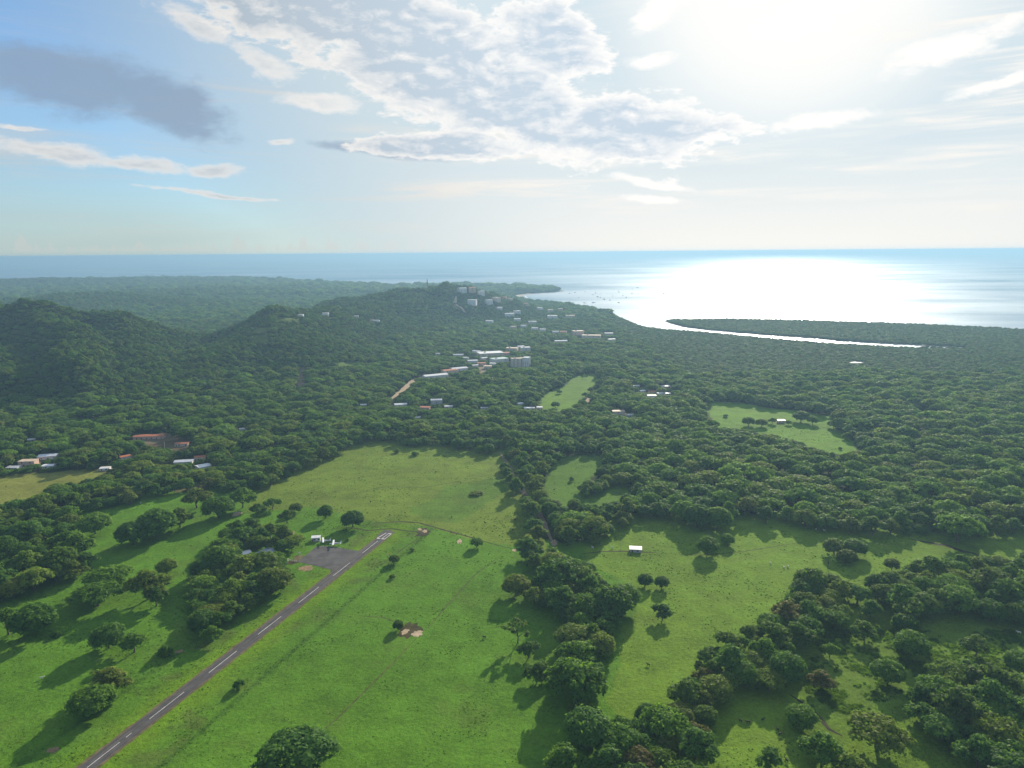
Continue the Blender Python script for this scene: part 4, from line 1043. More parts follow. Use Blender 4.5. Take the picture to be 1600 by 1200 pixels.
def fill_grove(poly, D, gname, group, seed):
    g = np.random.default_rng(seed); r = random.Random(seed)
    gp = [tuple(G(a, b, 6.0)[:2]) for a, b in poly]
    xs = [p[0] for p in gp]; ys = [p[1] for p in gp]
    pts = []
    for _ in range(7000):
        x, y = g.uniform(min(xs), max(xs)), g.uniform(min(ys), max(ys)); Rr = D / 2 * g.uniform(.72, 1.35)
        if not in_poly(np.array([x]), np.array([y]), gp)[0]: continue
        if poly_dist(np.array([x]), np.array([y]), gp, True)[0] < Rr * .45: continue
        if any(np.hypot(x - a, y - b) < (Rr + c) * .54 for a, b, c in pts): continue
        if any(np.hypot(x - a, y - b) < (Rr + c) * .52 for a, b, c in TREES): continue
        bad = False
        for hg, hr in HG0:
            d = np.hypot(x - hg[0], y - hg[1])
            if d < hr + Rr * .75 or (abs(x - hg[0] * y / hg[1]) < hr * .9 and 0 < hg[1] - y < 24): bad = True
        if bad: continue
        pts.append((x, y, Rr))
    proj_pts = sorted(((proj(x, y, 6.0), x, y, Rr) for x, y, Rr in pts), key=lambda q: q[0][1])
    rows = max(1, math.ceil(len(pts) / 9)); per = math.ceil(len(pts) / rows)
    names = {1: [''], 2: ['back', 'front']}.get(rows, ['back'] + ['%s' % _ord[k] for k in range(1, rows - 1)] + ['front'])
    for ri in range(rows):
        for ci, (pp, x, y, Rr) in enumerate(sorted(proj_pts[ri * per:(ri + 1) * per], key=lambda q: q[0][0])):
            kind = r.choices(['clumpy', 'dome', 'umbrella'], [.5, .33, .17])[0]
            if gname == 'corner thicket': kind = r.choices(['clumpy', 'umbrella'], [.45, .55])[0]
            mat = r.choices(['leaf', 'leaf_dark', 'leaf_light'], [.5, .36, .14])[0]
            if gname == 'diagonal thicket' and r.random() < .03: mat = 'leaf_brown'
            look = {'leaf': 'green', 'leaf_dark': 'dark green', 'leaf_light': 'pale olive', 'leaf_brown': 'brown tinged'}[mat]
            rowtxt = ('in the %s row of the %s' % (names[ri], gname)) if names[ri] else 'in the %s' % gname
            tree(kind, x, y, 0, Rr, '%s tree, %s from the left %s' % (look, _ord[ci], rowtxt), group, mat, r.uniform(.75, 1.0) if kind != 'umbrella' else r.uniform(.9, 1.2), r)
    return len(pts)
cnt = 0
for k, gv in enumerate(GROVES):
    c = fill_grove(*gv, 100 + k); cnt += c; print('grove', gv[2], c)
print('individual trees', len(TREES))

# ------------------------------------------------------------------ the forest beyond: one mass
def scatter_nodes(name, coll, seed_attr='form'):
    ng = bpy.data.node_groups.new(name, 'GeometryNodeTree')
    ng.interface.new_socket('Geometry', in_out='INPUT', socket_type='NodeSocketGeometry'); ng.interface.new_socket('Geometry', in_out='OUTPUT', socket_type='NodeSocketGeometry')
    gi = ng.nodes.new('NodeGroupInput'); go = ng.nodes.new('NodeGroupOutput')
    ip = ng.nodes.new('GeometryNodeInstanceOnPoints'); ci = ng.nodes.new('GeometryNodeCollectionInfo')
    ci.inputs['Collection'].default_value = coll; ci.inputs['Separate Children'].default_value = True; ci.inputs['Reset Children'].default_value = True
    def attr(n, t):
        a = ng.nodes.new('GeometryNodeInputNamedAttribute'); a.data_type = t; a.inputs['Name'].default_value = n; return a.outputs[0]
    ng.links.new(gi.outputs[0], ip.inputs['Points']); ng.links.new(ci.outputs[0], ip.inputs['Instance']); ip.inputs['Pick Instance'].default_value = True
    ng.links.new(attr('form', 'INT'), ip.inputs['Instance Index']); ng.links.new(attr('turn', 'FLOAT_VECTOR'), ip.inputs['Rotation']); ng.links.new(attr('size', 'FLOAT_VECTOR'), ip.inputs['Scale'])
    ng.links.new(ip.outputs[0], go.inputs[0]); return ng
def scatter(name, pts, size, turn, form, coll):
    me = bpy.data.meshes.new(name); me.vertices.add(len(pts)); me.vertices.foreach_set('co', np.asarray(pts, np.float32).ravel())
    for nm, t, key, d in (('size', 'FLOAT_VECTOR', 'vector', size), ('turn', 'FLOAT_VECTOR', 'vector', turn), ('form', 'INT', 'value', form)):
        a = me.attributes.new(nm, t, 'POINT'); a.data.foreach_set(key, np.asarray(d, np.int32 if t == 'INT' else np.float32).ravel())
    me.update(); o = link(name, me); m = o.modifiers.new('scatter', 'NODES'); m.node_group = scatter_nodes(name, coll); return o
def build_forest():
    coll = bpy.data.collections.new('tree_forms'); forms = []
    def proto(kind, k, mat, leaf, per, tag):
        sd = hash_seed(kind, k) + 17
        v, f, fm, L = crown_arrays(kind, sd, leaf, per)
        t = trunk_mb(kind, L, sd); n = len(v)
        v2 = np.concatenate([v, np.array(t.v)]); f2 = f + [tuple(i + n for i in q) for q in t.f]
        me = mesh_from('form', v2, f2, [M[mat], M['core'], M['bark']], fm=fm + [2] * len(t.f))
        o = bpy.data.objects.new('form_%02d' % len(forms), me); coll.objects.link(o); forms.append((kind, tag))
    for k in range(4): proto('umbrella', k, ['leaf', 'leaf_dark', 'leaf', 'leaf_light'][k], 1.15, 60, 'near')
    for k in range(4): proto('dome', k, ['leaf', 'leaf_dark', 'leaf', 'leaf_dark'][k], .95, 48, 'near')
    for k in range(5): proto('clumpy', k, ['leaf', 'leaf_dark', 'leaf_light', 'leaf_olive', 'leaf_dark'][k], .95, 40, 'near')
    for k in range(2): proto('umbrella', k + 5, ['leaf', 'leaf_dark'][k], 2.2, 16, 'far')
    for k in range(4): proto('dome', k + 5, ['leaf', 'leaf_dark', 'leaf', 'leaf_light'][k], 1.8, 14, 'far')
    for k in range(4): proto('clumpy', k + 5, ['leaf', 'leaf_dark', 'leaf_olive', 'leaf_light'][k], 1.8, 12, 'far')
    idx = {}
    for i, ft in enumerate(forms): idx.setdefault(ft, []).append(i)
    P = []
    OPEN_G = [tuple(G(a, b)[:2]) for a, b in OPEN if b < 1000]; HOLES_G = [[tuple(G(a, b)[:2]) for a, b in q] for q in HOLES[:4]]
    g = np.random.default_rng(3)
    def lattice(r0, r1, s, amax=50):
        nx = int(2 * r1 / s); ny = int(r1 / (s * .87)) + 2
        ix, iy = np.meshgrid(np.arange(-nx // 2, nx // 2), np.arange(0, ny)); x = (ix + .5 * (iy % 2)) * s; y = iy * s * .87
        x = x + g.uniform(-.36, .36, x.shape) * s; y = y + g.uniform(-.36, .36, y.shape) * s; x, y = x.ravel(), y.ravel()
        r = np.hypot(x, y); a = np.degrees(np.arctan2(x, y)); m = (r >= r0) & (r < r1) & (np.abs(a) < amax); return x[m], y[m]
    for (r0, r1, s, tag) in ((430, 1500, 6.0, 'near'), (1500, 2700, 7.5, 'near'), (2700, 4200, 11, 'far'), (4200, 8200, 24, 'far')):
        x, y = lattice(r0, r1, s)
        z = height(x, y); sd = coast_sd(x, y)
        hill = z > 9
        n = len(x); u = g.random(n); big = fbm(x / 220, y / 220, 77)
        right = (x > 40 + 0.10 * y) & (y < 1500)
        kind = np.where(right & (u < .55), 0, np.where(u < .22, 0, np.where(u < .60, 1, 2)))
        kind = np.where(hill, np.where(u < .5, 1, 2), kind)
        fsz = {6.0: 1.0, 7.5: 1.0, 11: 1.35, 24: 2.2}[s]
        Rr = np.select([kind == 0, kind == 1], [g.uniform(7.0, 16.5, n), g.uniform(4.2, 9.0, n)], g.uniform(4.6, 9.6, n)) * fsz
        Rr = np.where(hill, Rr * .88, Rr) * (.82 + .4 * big)
        edge = poly_dist(x, y, OPEN_G) < 26
        for hq in HOLES_G: edge |= poly_dist(x, y, hq, True) < 22
        kind = np.where(edge & (kind == 0), np.where(u < .3, 2, 1), kind); Rr = np.where(edge, np.clip(Rr, 5.5, 11.0), Rr)
        mang = (y > 1350) & (x > 330) & (z < 3) & (y < 2700)
        Rr = np.where(mang, np.minimum(Rr, 7.0) * .85, Rr); kind = np.where(mang & (kind == 0), 1, kind)
        hs = np.select([kind == 0], [g.uniform(.75, 1.15, n)], g.uniform(.66, 1.05, n)); hs = np.where(mang, hs * .75, hs)
        B = np.array([BASE['umbrella'], BASE['dome'], BASE['clumpy']])[kind]; TZ = np.array([TOPZ['umbrella'], TOPZ['dome'], TOPZ['clumpy']])[kind]
        top = TZ * Rr * hs
        keep = (sd > np.where(y < 3500, 9, 30)) & (z > -1.0)
        dbe = np.minimum(poly_dist(x, y, BEACH), poly_dist(x, y, BEACH2)); keep &= dbe > 55
        # nothing may stand on, or in front of, the open ground seen in the photograph
        bx, by = proj(x, y, z); mx, my = proj(x, y, z + top * .55); tx, ty = proj(x, y, z + top * .96)
        for k, q in enumerate([OPEN] + HOLES + CLEAR_PX):
            for (qx, qy) in ((bx, by), (mx, my), (tx, ty)) if k else ((bx, by),):
                keep &= ~in_poly(qx, qy, q)
            if k in (1, 2, 3, 4):
                pr = Rr / np.hypot(x, y) * FPX * .75
                keep &= ~in_poly(mx + pr, my, q); keep &= ~in_poly(mx - pr, my, q)
        lane = [tuple(G(a, b)) for a, b in [(1440, 640), (1437, 670), (1432, 720), (1425, 745)]]
        keep &= poly_dist(x, y, lane) > Rr * .55 + 2
        for pts, rd in zip(ROADS_G, GRAVEL_ROADS):
            keep &= poly_dist(x, y, pts) > rd[1] / 2 + Rr * .45
            rp = [tuple(proj(*p)) for p in pts]
            keep &= ~((poly_dist(tx, ty, rp) < 3.0) & (np.hypot(x, y) > 1000) & (poly_dist(x, y, pts) < 120))
        for (tx0, ty0, tr0) in TREES: keep &= np.hypot(x - tx0, y - ty0) > (tr0 + Rr) * .5
        # gardens: nothing on the houses, and low growth on the sight line in front of each
        town = in_poly(bx, by, [(690, 462), (760, 450), (830, 462), (905, 485), (940, 520), (860, 528), (780, 515), (720, 492)]); Rr = np.where(town, Rr * .72, Rr); top = np.where(town, top * .72, top)
        lim = np.full(n, 1e3)
        for gpos, hr, hh in zip(HG, HR, HH):
            d = np.hypot(x - gpos[0], y - gpos[1]); keep &= d > hr + Rr * .55
            dist = math.hypot(gpos[0], gpos[1]); ux, uy = gpos[0] / dist, gpos[1] / dist
            al = (gpos[0] - x) * ux + (gpos[1] - y) * uy; ac = np.abs((x - gpos[0]) * uy - (y - gpos[1]) * ux)
            m = (al > 0) & (al < 190) & (ac < hr * 1.1 + Rr * .6)
            sight = gpos[2] + hh * (.12 if gpos[1] < 1600 else .22) + (CAM_H - gpos[2] - hh) * al / dist - z
            lim = np.where(m, np.minimum(lim, sight), lim)
        f = np.clip(lim / np.maximum(top, .1), 0, 1); keep &= ~((f < .22))
        sc = np.where(f < 1, np.maximum(f, .3), 1)
        Rr, hs = Rr * np.sqrt(sc), hs * np.sqrt(sc)
        form = np.zeros(n, int)
        for ki, kn in enumerate(('umbrella', 'dome', 'clumpy')):
            lst = np.array(idx[(kn, tag)]); form = np.where(kind == ki, lst[g.integers(0, len(lst), n)], form)
        # larger crowns claim their room first, smaller ones fill in between
        if s < 20:
            ids = np.nonzero(keep)[0]; ids = ids[np.argsort(-Rr[ids] * g.uniform(.55, 1.0, len(ids)))]
            cell = 16.0 * fsz; gridd = {}; ok = []
            xl, yl, rl = x.tolist(), y.tolist(), Rr.tolist()
            for i2 in ids.tolist():
                a, b, c2 = xl[i2], yl[i2], rl[i2]; cx, cy = int(a // cell), int(b // cell); free = True
                for gx in (cx - 1, cx, cx + 1):
                    for gy in (cy - 1, cy, cy + 1):
                        for (a2, b2, c3) in gridd.get((gx, gy), ()):
                            q = (c2 + c3) * .60
                            if (a - a2) ** 2 + (b - b2) ** 2 < q * q: free = False; break
                        if not free: break
                    if not free: break
                if free: gridd.setdefault((cx, cy), []).append((a, b, c2)); ok.append(i2)
            keep = np.zeros(n, bool); keep[ok] = True
        S = Rr / B
        arr = np.stack([x, y, z - .2, S, S * g.uniform(.9, 1.1, n), S * hs, np.zeros(n), np.zeros(n), g.uniform(0, 6.28, n), form], 1)
        P.append(arr[keep]); print('forest', r0, r1, int(keep.sum()))
    A = np.concatenate(P)
    o = scatter('forest', A[:, :3], A[:, 3:6], A[:, 6:9], A[:, 9], coll)
    setp(o, 'unbroken forest canopy covering the plain and the hills to the coast', 'forest', kind='stuff')
build_forest()

# ------------------------------------------------------------------ rough grass tufts and weeds on the pastures
def build_tufts():
    coll = bpy.data.collections.new('tuft_forms'); g = np.random.default_rng(9)
    tm = leaf_mat('rough_grass', (0.070, 0.165, 0.016), (0.10, 0.215, 0.022), (0.13, 0.18, 0.035), 0.5)
    tm2 = leaf_mat('weeds', (0.045, 0.105, 0.014), (0.065, 0.14, 0.02), (0.08, 0.12, 0.03), 0.45)
    for k in range(4):
        v, f = [], []
        for i in range(26):
            t = g.uniform(0, 6.28); q = g.uniform(0, .55) ** .8; x, y = q * math.cos(t), q * math.sin(t); h = g.uniform(.25, .6) * (1 - q * .5); a = g.uniform(0, 6.28); w = g.uniform(.09, .2); lx, ly = g.normal(0, .12, 2)
            n = len(v); v += [(x - w * math.cos(a), y - w * math.sin(a), 0), (x + w * math.cos(a), y + w * math.sin(a), 0), (x + w * .5 * math.cos(a) + lx, y + w * .5 * math.sin(a) + ly, h), (x - w * .5 * math.cos(a) + lx, y - w * .5 * math.sin(a) + ly, h)]
            f.append((n, n + 1, n + 2, n + 3))
        coll.objects.link(bpy.data.objects.new('tuft_%02d' % k, mesh_from('tuft', v, f, [tm if k < 2 else tm2])))
    n = 420000; u = g.random(n); r = 300 * (1050 / 300) ** u; a = np.radians(g.uniform(-42, 42, n)); x, y = r * np.sin(a), r * np.cos(a); z = np.zeros(n)
    px, py = proj(x, y, z); inside = in_poly(px, py, OPEN)
    for q in HOLES[:4]: inside |= in_poly(px, py, q)
    dens = fbm(x / 18, y / 18, 55) * .9 + fbm(x / 70, y / 70, 66) * .6
    s = (x - RW_A[0]) * RW_D[0] + (y - RW_A[1]) * RW_D[1]; nn = (x - RW_A[0]) * RW_N[0] + (y - RW_A[1]) * RW_N[1]
    strip = (np.abs(nn) < 7) & (s > -6)
    rough = in_poly(px, py, [(1255, 985), (1330, 985), (1460, 985), (1600, 985), (1600, 1050), (1470, 1030), (1400, 1090), (1330, 1120), (1260, 1110)])
    fence = np.exp(-((nn - 33) / 2.0) ** 2) * (s > -10)
    prob = np.clip((dens - .66) * 2.2, 0.02, 1) * .22
    prob = np.maximum(prob, rough * np.clip((fbm(x / 9, y / 9, 91) - .45) * 5, 0, 1)); prob = np.maximum(prob, fence * .25)
    apc = [p[:2] for p in apg]
    m = inside & ~strip & ~in_poly(x, y, apc) & (g.random(n) < prob)
    sz = g.uniform(.35, .85, n) * np.where(rough, g.uniform(1.2, 3.0, n), 1.0) * np.clip(r / 450, .8, 1.3)
    sz3 = np.stack([sz * 1.3, sz * 1.3, sz * np.where(rough, .75, .7)], 1)
    x, y, z = x[m], y[m], z[m]
    print('tufts', m.sum())
    o = scatter('rough_grass', np.stack([x, y, z], 1), sz3[m], np.stack([z, z, g.uniform(0, 6.28, len(x))], 1), np.where(rough[m], g.integers(0, 4, len(x)), g.choice([0, 1, 0, 1, 2], len(x))), coll)
    setp(o, 'tufts of rough grass and weeds dotted over the pastures', 'grass', kind='stuff')
build_tufts()

# ------------------------------------------------------------------ buildings
WIN = MB().box(-.5, .5, -.06, .06, -.5, .5).mesh('window', M['glass']); DOOR = MB().box(-.5, .5, -.06, .06, 0, 1).mesh('door', M['door'])
def house(h):
    w, d, hh = h['w'], h['d'], h['h']; g = h['g']
    e = link(h['name'], None, loc=(g[0], g[1], g[2] - .1)); e.rotation_euler = (0, 0, R(h['rot'])); setp(e, h['label'], h['cat'], h['group'])
    x, y = w / 2, d / 2
    if h['style'] == 'gable':
        rise = d * .075; eave = hh - rise
        MB().add([(-x, -y, -3), (x, -y, -3), (x, y, -3), (-x, y, -3), (-x, -y, eave), (x, -y, eave), (x, y, eave), (-x, y, eave), (-x, 0, eave + rise), (x, 0, eave + rise)],
                 [(0, 1, 5, 4), (2, 3, 7, 6), (1, 2, 6, 9, 5), (3, 0, 4, 8, 7), (0, 3, 2, 1), (4, 5, 9, 8), (6, 7, 8, 9)]).build('wall', M[h['wall']], e)
        o = .6; t = .18; k = rise / y
        zl = eave - o * k + .06; zt = eave + rise + .06
        MB().add([(-x - o, -y - o, zl), (x + o, -y - o, zl), (x + o, 0, zt), (-x - o, 0, zt), (-x - o, y + o, zl), (x + o, y + o, zl),
                  (-x - o, -y - o, zl + t), (x + o, -y - o, zl + t), (x + o, 0, zt + t), (-x - o, 0, zt + t), (-x - o, y + o, zl + t), (x + o, y + o, zl + t)],
                 [(6, 7, 8, 9), (9, 8, 11, 10), (0, 3, 2, 1), (3, 4, 5, 2), (0, 1, 7, 6), (5, 4, 10, 11), (0, 6, 9, 3), (3, 9, 10, 4), (1, 2, 8, 7), (2, 5, 11, 8)]).build('roof', M[h['roof']], e)
        wall_top = eave
    else:
        MB().box(-x, x, -y, y, -3, hh).build('wall', M[h['wall']], e)
        rf = MB().box(-x - .4, x + .4, -y - .4, y + .4, hh + .003, hh + .35).build('roof', M[h['roof']], e)
        if w > 20:
            MB().box(-x * .5, -x * .5 + 4, -1.5, 1.5, hh + .352, hh + 2.4).build('rooftop_unit', M['grey_wall'], rf)
        wall_top = hh
    nwin = h['windows']
    floors = max(1, int(wall_top / 3.0)); per = max(1, math.ceil(nwin / floors))
    made = 0
    for fl in range(floors):
        zc = min(1.6, wall_top * .55) + fl * 3.0
        for i in range(per):
            if made >= nwin: break
            o = link('window', WIN, e, (-x + w * (i + .5 + (.0 if fl else .18)) / per, -y - .03, zc)); o.scale = (min(1.6, w / per * .5), 1, min(1.3, wall_top * .42)); made += 1
    if h['doors']:
        o = link('door', DOOR, e, (-x + w * (0.12 if nwin > 1 else .2), -y - .035, 0)); o.scale = (min(1.1, w * .14), 1, min(2.1, wall_top * .75))
    return e
for h in HOUSES: h['obj'] = house(h)

def mast(px, py, hgt, r, label, name='radio_mast', lattice=True, mat='rust', cat='mast', Y=None):
    g = ground_hit(px, py)
    if Y:
        g = at_dist(px, py, Y); g[2] = height(np.array([g[0]]), np.array([g[1]]))[0]; hgt = at_dist(px, 434, Y)[2] - g[2] - 6
    e = link(name, None, loc=g); setp(e, label, cat)
    if lattice:
        L3 = [(r * math.cos(a), r * math.sin(a)) for a in (0, 2.094, 4.189)]
        for (a, b) in L3: MB().tube([(a, b, -1), (a * .35, b * .35, hgt)], [1.0, .7], 5).build('leg', M[mat], e)
        for k in range(int(hgt / 5)):
            f = 1 - .65 * k * 5 / hgt; f2 = 1 - .65 * (k + 1) * 5 / hgt
            for i in range(3):
                a, b = L3[i], L3[(i + 1) % 3]; MB().tube([(a[0] * f, a[1] * f, k * 5), (b[0] * f2, b[1] * f2, k * 5 + 5)], [.3, .3], 4).build('brace', M[mat], e)
        MB().tube([(0, 0, hgt - 1), (0, 0, hgt + 6)], [.5, .3], 5).build('antenna', M['steel'], e)
    else:
        MB().tube([(0, 0, -.3), (0, 0, hgt)], [r, r * .6], 6).build('pole', M[mat], e)
        MB().box(-1.1, 1.1, -.08, .08, hgt - .9, hgt - .7).build('crossarm', M['wood'], e)
    return e
mast(668, 459, 52, 2.4, 'tall thin radio mast on the crest of the town hill', Y=2680)
mast(497, 838, 9, .10, 'thin antenna mast behind the small white airfield hut', 'antenna_mast', False, 'steel')
mast(970, 861, 9, .14, 'wooden utility pole left of the white roofed shed', 'utility_pole', False, 'wood', 'pole')
mast(847, 803, 8, .14, 'wooden utility pole beside the dirt road', 'utility_pole', False, 'wood', 'pole')
mast(258, 706, 13, .2, 'pale pole standing in the left village between red and white roofs', 'utility_pole', False, 'white', 'pole')
mast(188, 718, 12, .2, 'pale pole beside the white gabled house of the left village', 'utility_pole', False, 'white', 'pole')

# ------------------------------------------------------------------ aircraft
def aircraft(px, py, heading, label):
    g = G(px, py); e = link('light_aircraft', None, loc=(g[0], g[1], .1)); e.rotation_euler = (0, 0, R(heading)); setp(e, label, 'aircraft', 'aircraft parked by the apron')
    X = (0, 1, 0); Z = (0, 0, 1)      # nose towards +x
    MB().loft([((4.3, 0, 1.45), .15, .15, X, Z), ((3.9, 0, 1.45), .45, .45, X, Z), ((2.6, 0, 1.5), .6, .62, X, Z), ((1.2, 0, 1.65), .66, .85, X, Z), ((-.6, 0, 1.65), .6, .8, X, Z), ((-2.5, 0, 1.6), .38, .45, X, Z), ((-5.2, 0, 1.75), .12, .2, X, Z)], 10).build('fuselage', M['aircraft'], e, True)
    w = MB()
    w.add([(1.7, -5.6, 2.5), (1.7, 5.6, 2.5), (.35, 5.6, 2.5), (.1, 0, 2.45), (.35, -5.6, 2.5), (1.75, 0, 2.45), (1.6, -5.6, 2.66), (1.6, 5.6, 2.66), (.35, 5.6, 2.56), (.1, 0, 2.55), (.35, -5.6, 2.56), (1.65, 0, 2.68)],
          [(5, 1, 2, 3), (0, 5, 3, 4), (11, 9, 8, 7), (6, 10, 9, 11), (0, 6, 11, 5), (5, 11, 7, 1), (2, 8, 9, 3), (3, 9, 10, 4), (1, 7, 8, 2), (4, 10, 6, 0)]); w.build('wing', M['aircraft'], e)
    MB().box(-5.3, -4.3, -1.75, 1.75, 1.72, 1.82).build('tailplane', M['aircraft'], e)
    MB().add([(-3.9, -.05, 1.95), (-5.2, -.05, 1.85), (-5.7, -.05, 3.4), (-5.0, -.05, 3.4), (-3.9, .05, 1.95), (-5.2, .05, 1.85), (-5.7, .05, 3.4), (-5.0, .05, 3.4)],
             [(0, 1, 2, 3), (7, 6, 5, 4), (0, 4, 5, 1), (1, 5, 6, 2), (2, 6, 7, 3), (3, 7, 4, 0)]).build('fin', M['aircraft'], e)
    for s in (-1, 1):
        MB().tube([(1.0, s * .6, 1.2), (1.0, s * 2.6, 2.48)], [.06, .06], 5).build('strut', M['aircraft'], e)
        MB().tube([(.4, s * .5, 1.0), (.4, s * 1.2, .3)], [.07, .05], 5).build('gear_leg', M['aircraft'], e)
        MB().tube([(.4, s * 1.2 - .09, .28), (.4, s * 1.2 + .09, .28)], [.28, .28], 10).build('wheel', M['rubber'], e)
    MB().tube([(3.3, -.08, .26), (3.3, .08, .26)], [.24, .24], 10).build('wheel', M['rubber'], e)
    MB().tube([(3.3, 0, .3), (3.2, 0, 1.1)], [.06, .07], 5).build('gear_leg', M['steel'], e)
    MB().box(4.3, 4.36, -.95, .95, 1.4, 1.5).build('propeller', M['rubber'], e)
    MB().add([(2.3, -.55, 2.0), (2.3, .55, 2.0), (1.6, .58, 2.5), (1.6, -.58, 2.5)], [(0, 1, 2, 3)]).build('windscreen', M['glass'], e)
    MB().loft([((3.2, 0, 1.38), .62, .08, X, Z), ((0, 0, 1.5), .68, .08, X, Z), ((-3, 0, 1.55), .34, .05, X, Z)], 10).build('stripe', M['blue'], e)
aircraft(507, 848, 196, 'white high wing aircraft parked nearest the small hut, further from the runway')
aircraft(523, 852, 190, 'white high wing aircraft at the apron edge, nearer the runway')

# windsock, car, signboard, rail
g = G(607, 873); e = link('windsock', None, loc=g); setp(e, 'orange windsock on a short pole beside the small bush right of the runway', 'windsock')
MB().tube([(0, 0, -.3), (0, 0, 4.5)], [.09, .06], 6).build('pole', M['white'], e); MB().tube([(0, 0, 4.3), (.8, .3, 4.0), (1.7, .6, 3.2)], [.38, .30, .16], 8).build('sock', M['orange'], e)
g = G(468, 866); e = link('signboard', None, loc=g); setp(e, 'small white board on two posts on the dry grass left of the apron', 'sign'); e.rotation_euler = (0, 0, R(25))
MB().box(-1.1, 1.1, -.05, .05, .7, 1.7).build('board', M['white'], e)
for s in (-.8, .8): MB().box(s - .05, s + .05, .06, .14, -.2, 1.6).build('post', M['wood'], e)
a, b = G(450, 875.5), G(464, 878.5); e = link('rail_fence', None, loc=a); dv = b - a; Lf = float(np.hypot(dv[0], dv[1])); e.rotation_euler = (0, 0, math.atan2(dv[1], dv[0])); setp(e, 'short pale rail fence between the tiny shelter and the apron', 'fence')
for k in range(5): MB().box(k * Lf / 4 - .08, k * Lf / 4 + .08, -.08, .08, -.2, 1.1).build('post', M['white'], e)
for zz in (.5, .95): MB().box(0, Lf, .082, .14, zz, zz + .12).build('rail', M['white'], e)
def car(px, py, rot, label, mat):
    g = G(px, py); e = link('parked_car', None, loc=(g[0], g[1], .12)); e.rotation_euler = (0, 0, R(rot)); setp(e, label, 'car')
    X = (0, 1, 0); Z = (0, 0, 1)
    MB().add([(-2.2, -.9, .35), (2.2, -.9, .35), (2.2, .9, .35), (-2.2, .9, .35), (-2.2, -.9, .95), (2.2, -.9, .9), (2.2, .9, .9), (-2.2, .9, .95)], [(0, 3, 2, 1), (4, 5, 6, 7), (0, 1, 5, 4), (1, 2, 6, 5), (2, 3, 7, 6), (3, 0, 4, 7)]).build('body', M[mat], e)
    MB().add([(-2.0, -.82, .96), (1.0, -.82, .94), (1.0, .82, .94), (-2.0, .82, .96), (-1.7, -.68, 1.6), (.3, -.68, 1.6), (.3, .68, 1.6), (-1.7, .68, 1.6)], [(4, 5, 6, 7), (0, 1, 5, 4), (1, 2, 6, 5), (2, 3, 7, 6), (3, 0, 4, 7)]).build('cabin', M['glass'], e)
    MB().box(-1.72, .32, -.7, .7, 1.603, 1.66).build('roof', M[mat], e)
    for sx in (-1.35, 1.35):
        for s in (-.92, .92): MB().tube([(sx, s - .1, .33), (sx, s + .1, .33)], [.33, .33], 10).build('wheel', M['rubber'], e)
car(846, 800, 120, 'white car on the dirt road between the trees', 'white')

# ------------------------------------------------------------------ cattle
def make_cow(mat):
    X = (0, 1, 0); Z = (0, 0, 1); mb = MB()
    mb.loft([((-.95, 0, 1.1), .12, .18, X, Z), ((-.8, 0, 1.08), .3, .34, X, Z), ((-.2, 0, 1.02), .36, .40, X, Z), ((.5, 0, 1.04), .33, .40, X, Z), ((.85, 0, 1.15), .22, .30, X, Z), ((1.15, 0, 1.3), .15, .2, X, Z), ((1.35, 0, 1.32), .15, .17, X, Z), ((1.7, 0, 1.15), .08, .09, X, Z)], 8)
    for (x, y) in ((-.7, .2), (-.7, -.2), (.55, .2), (.55, -.2)):
        mb.tube([(x, y, .95), (x + (.08 if x < 0 else 0), y, .5), (x, y, 0)], [.13, .075, .055], 6)
    mb.tube([(-.95, 0, 1.2), (-1.1, 0, .9), (-1.1, 0, .5)], [.03, .025, .03], 4)
    for s in (-1, 1): mb.tube([(1.32, s * .12, 1.42), (1.30, s * .3, 1.44)], [.05, .02], 4)
    return mb.mesh('cow', mat, True)
CW, CDK = make_cow(M['cow_white']), make_cow(M['cow_dark'])
COWS = [(1225, 888, 'w', 'left white cow of the two standing close together in the right pasture'), (1231, 886, 'w', 'right white cow of the two standing close together in the right pasture'),
        (1204, 881, 'w', 'white cow alone left of the close pair in the right pasture'), (1288, 830, 'w', 'white cow in the forest shade at the top of the right pasture'), (1275, 828, 'w', 'white cow left of another in the forest shade at the pasture top'),
        (957, 857, 'w', 'white cow a short way left of the utility pole by the white roofed shed'), (926, 857, 'w', 'white cow at the end of the cattle path'), (1592, 990, 'w', 'white cow in shade near the right frame edge'),
        (65, 1061, 'w', 'white cow alone in the lower left meadow'), (220, 787, 'w', 'white cow at the head of the small left meadow'),
        (1157, 1128, 'd', 'leftmost dark cow in the small lower right clearing'), (1169, 1130, 'd', 'second dark cow from the left in the lower right clearing'), (1192, 1126, 'd', 'dark cow furthest back in the lower right clearing'),
        (1215, 1141, 'd', 'dark cow beside the tree in the lower right clearing'), (1219, 1149, 'd', 'dark cow just in front of another beside the tree in the lower right clearing'), (1229, 1190, 'd', 'dark cow close to the bottom edge in the lower right clearing'),
        (681, 738, 'd', 'dark cow near the top right of the main meadow'), (487, 771, 'd', 'dark cow at the left part of the main meadow'), (579, 785, 'd', 'dark cow in the middle of the main meadow'), (609, 806, 'd', 'dark cow just beyond the runway end'),
        (805, 813, 'd', 'dark cow by the right edge of the main meadow'), (706, 809, 'd', 'dark cow beyond the curving track'), (758, 818, 'd', 'dark cow right of the curving track in the main meadow'), (757, 997, 'd', 'dark cow alone in the near pasture'), (1013, 1040, 'd', 'dark cow alone low in the right pasture'), (866, 766, 'd', 'dark cow in the small meadow right of the dirt road')]
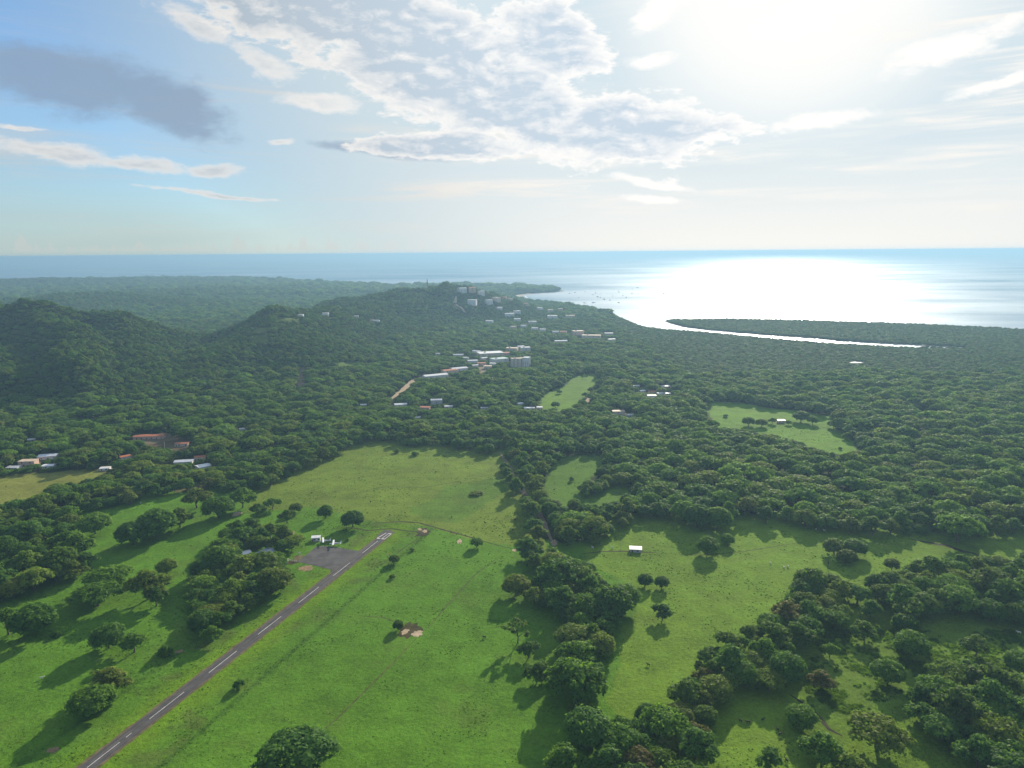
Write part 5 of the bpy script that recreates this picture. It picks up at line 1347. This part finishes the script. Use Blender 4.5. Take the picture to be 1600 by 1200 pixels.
for (px, py, c, lab) in COWS:
    g = G(px, py); o = link('cow', CW if c == 'w' else CDK, loc=g); o.rotation_euler = (0, 0, random.uniform(0, 6.28)); setp(o, lab, 'cow', 'cattle on the pastures'); s = random.uniform(1.0, 1.15); o.scale = (s, s, s)

# ------------------------------------------------------------------ boats in the bay
X = (0, 1, 0); Z = (0, 0, 1)
HULL = MB().loft([((-6, 0, .5), 1.6, .9, X, Z), ((-2, 0, .5), 2.0, 1.0, X, Z), ((2, 0, .6), 1.8, 1.05, X, Z), ((5, 0, .8), .9, 1.0, X, Z), ((6.6, 0, 1.1), .15, .6, X, Z)], 8).mesh('hull', M['boat_hull'], True)
CABIN = MB().box(-3, 1.5, -1.2, 1.2, 1.5, 3.0).mesh('cabin', M['white'])
BMAST = MB().tube([(0.5, 0, 1.2), (0.5, 0, 13)], [.14, .07], 5).mesh('mast', M['steel'])
rb = random.Random(8)
for i in range(26):
    px, py = rb.uniform(888, 1000), rb.uniform(456, 474)
    if i > 21: px, py = rb.uniform(960, 1040), rb.uniform(448, 462)
    g = G(px, py, SEA_Z); e = link('moored_boat', None, loc=(g[0], g[1], SEA_Z - .1)); e.rotation_euler = (0, 0, rb.uniform(0, 6.28)); s = rb.uniform(.8, 1.6); e.scale = (s, s, s)
    sail = rb.random() < .45
    setp(e, 'small moored sailing boat with a mast out in the bay' if sail else 'small moored motor boat out in the bay', 'boat', 'boats moored in the bay')
    link('hull', HULL, e); link('cabin', CABIN, e)
    if sail: link('mast', BMAST, e)

# ------------------------------------------------------------------ air
def build_haze():
    m = bpy.data.materials.new('haze_air'); m.use_nodes = True; nt = m.node_tree; nt.nodes.clear()
    out = nt.nodes.new('ShaderNodeOutputMaterial'); pv = nt.nodes.new('ShaderNodeVolumePrincipled')
    pv.inputs['Color'].default_value = (0.26, 0.45, 0.64, 1); pv.inputs['Density'].default_value = 0.00012; pv.inputs['Anisotropy'].default_value = 0.32
    nt.links.new(pv.outputs[0], out.inputs['Volume'])
    o = MB().box(-46000, 46000, -46000, 46000, -9, CAM_H + 6).build('haze', m)
    setp(o, 'thin pale blue haze lying over the whole landscape', 'haze', kind='stuff')
build_haze()
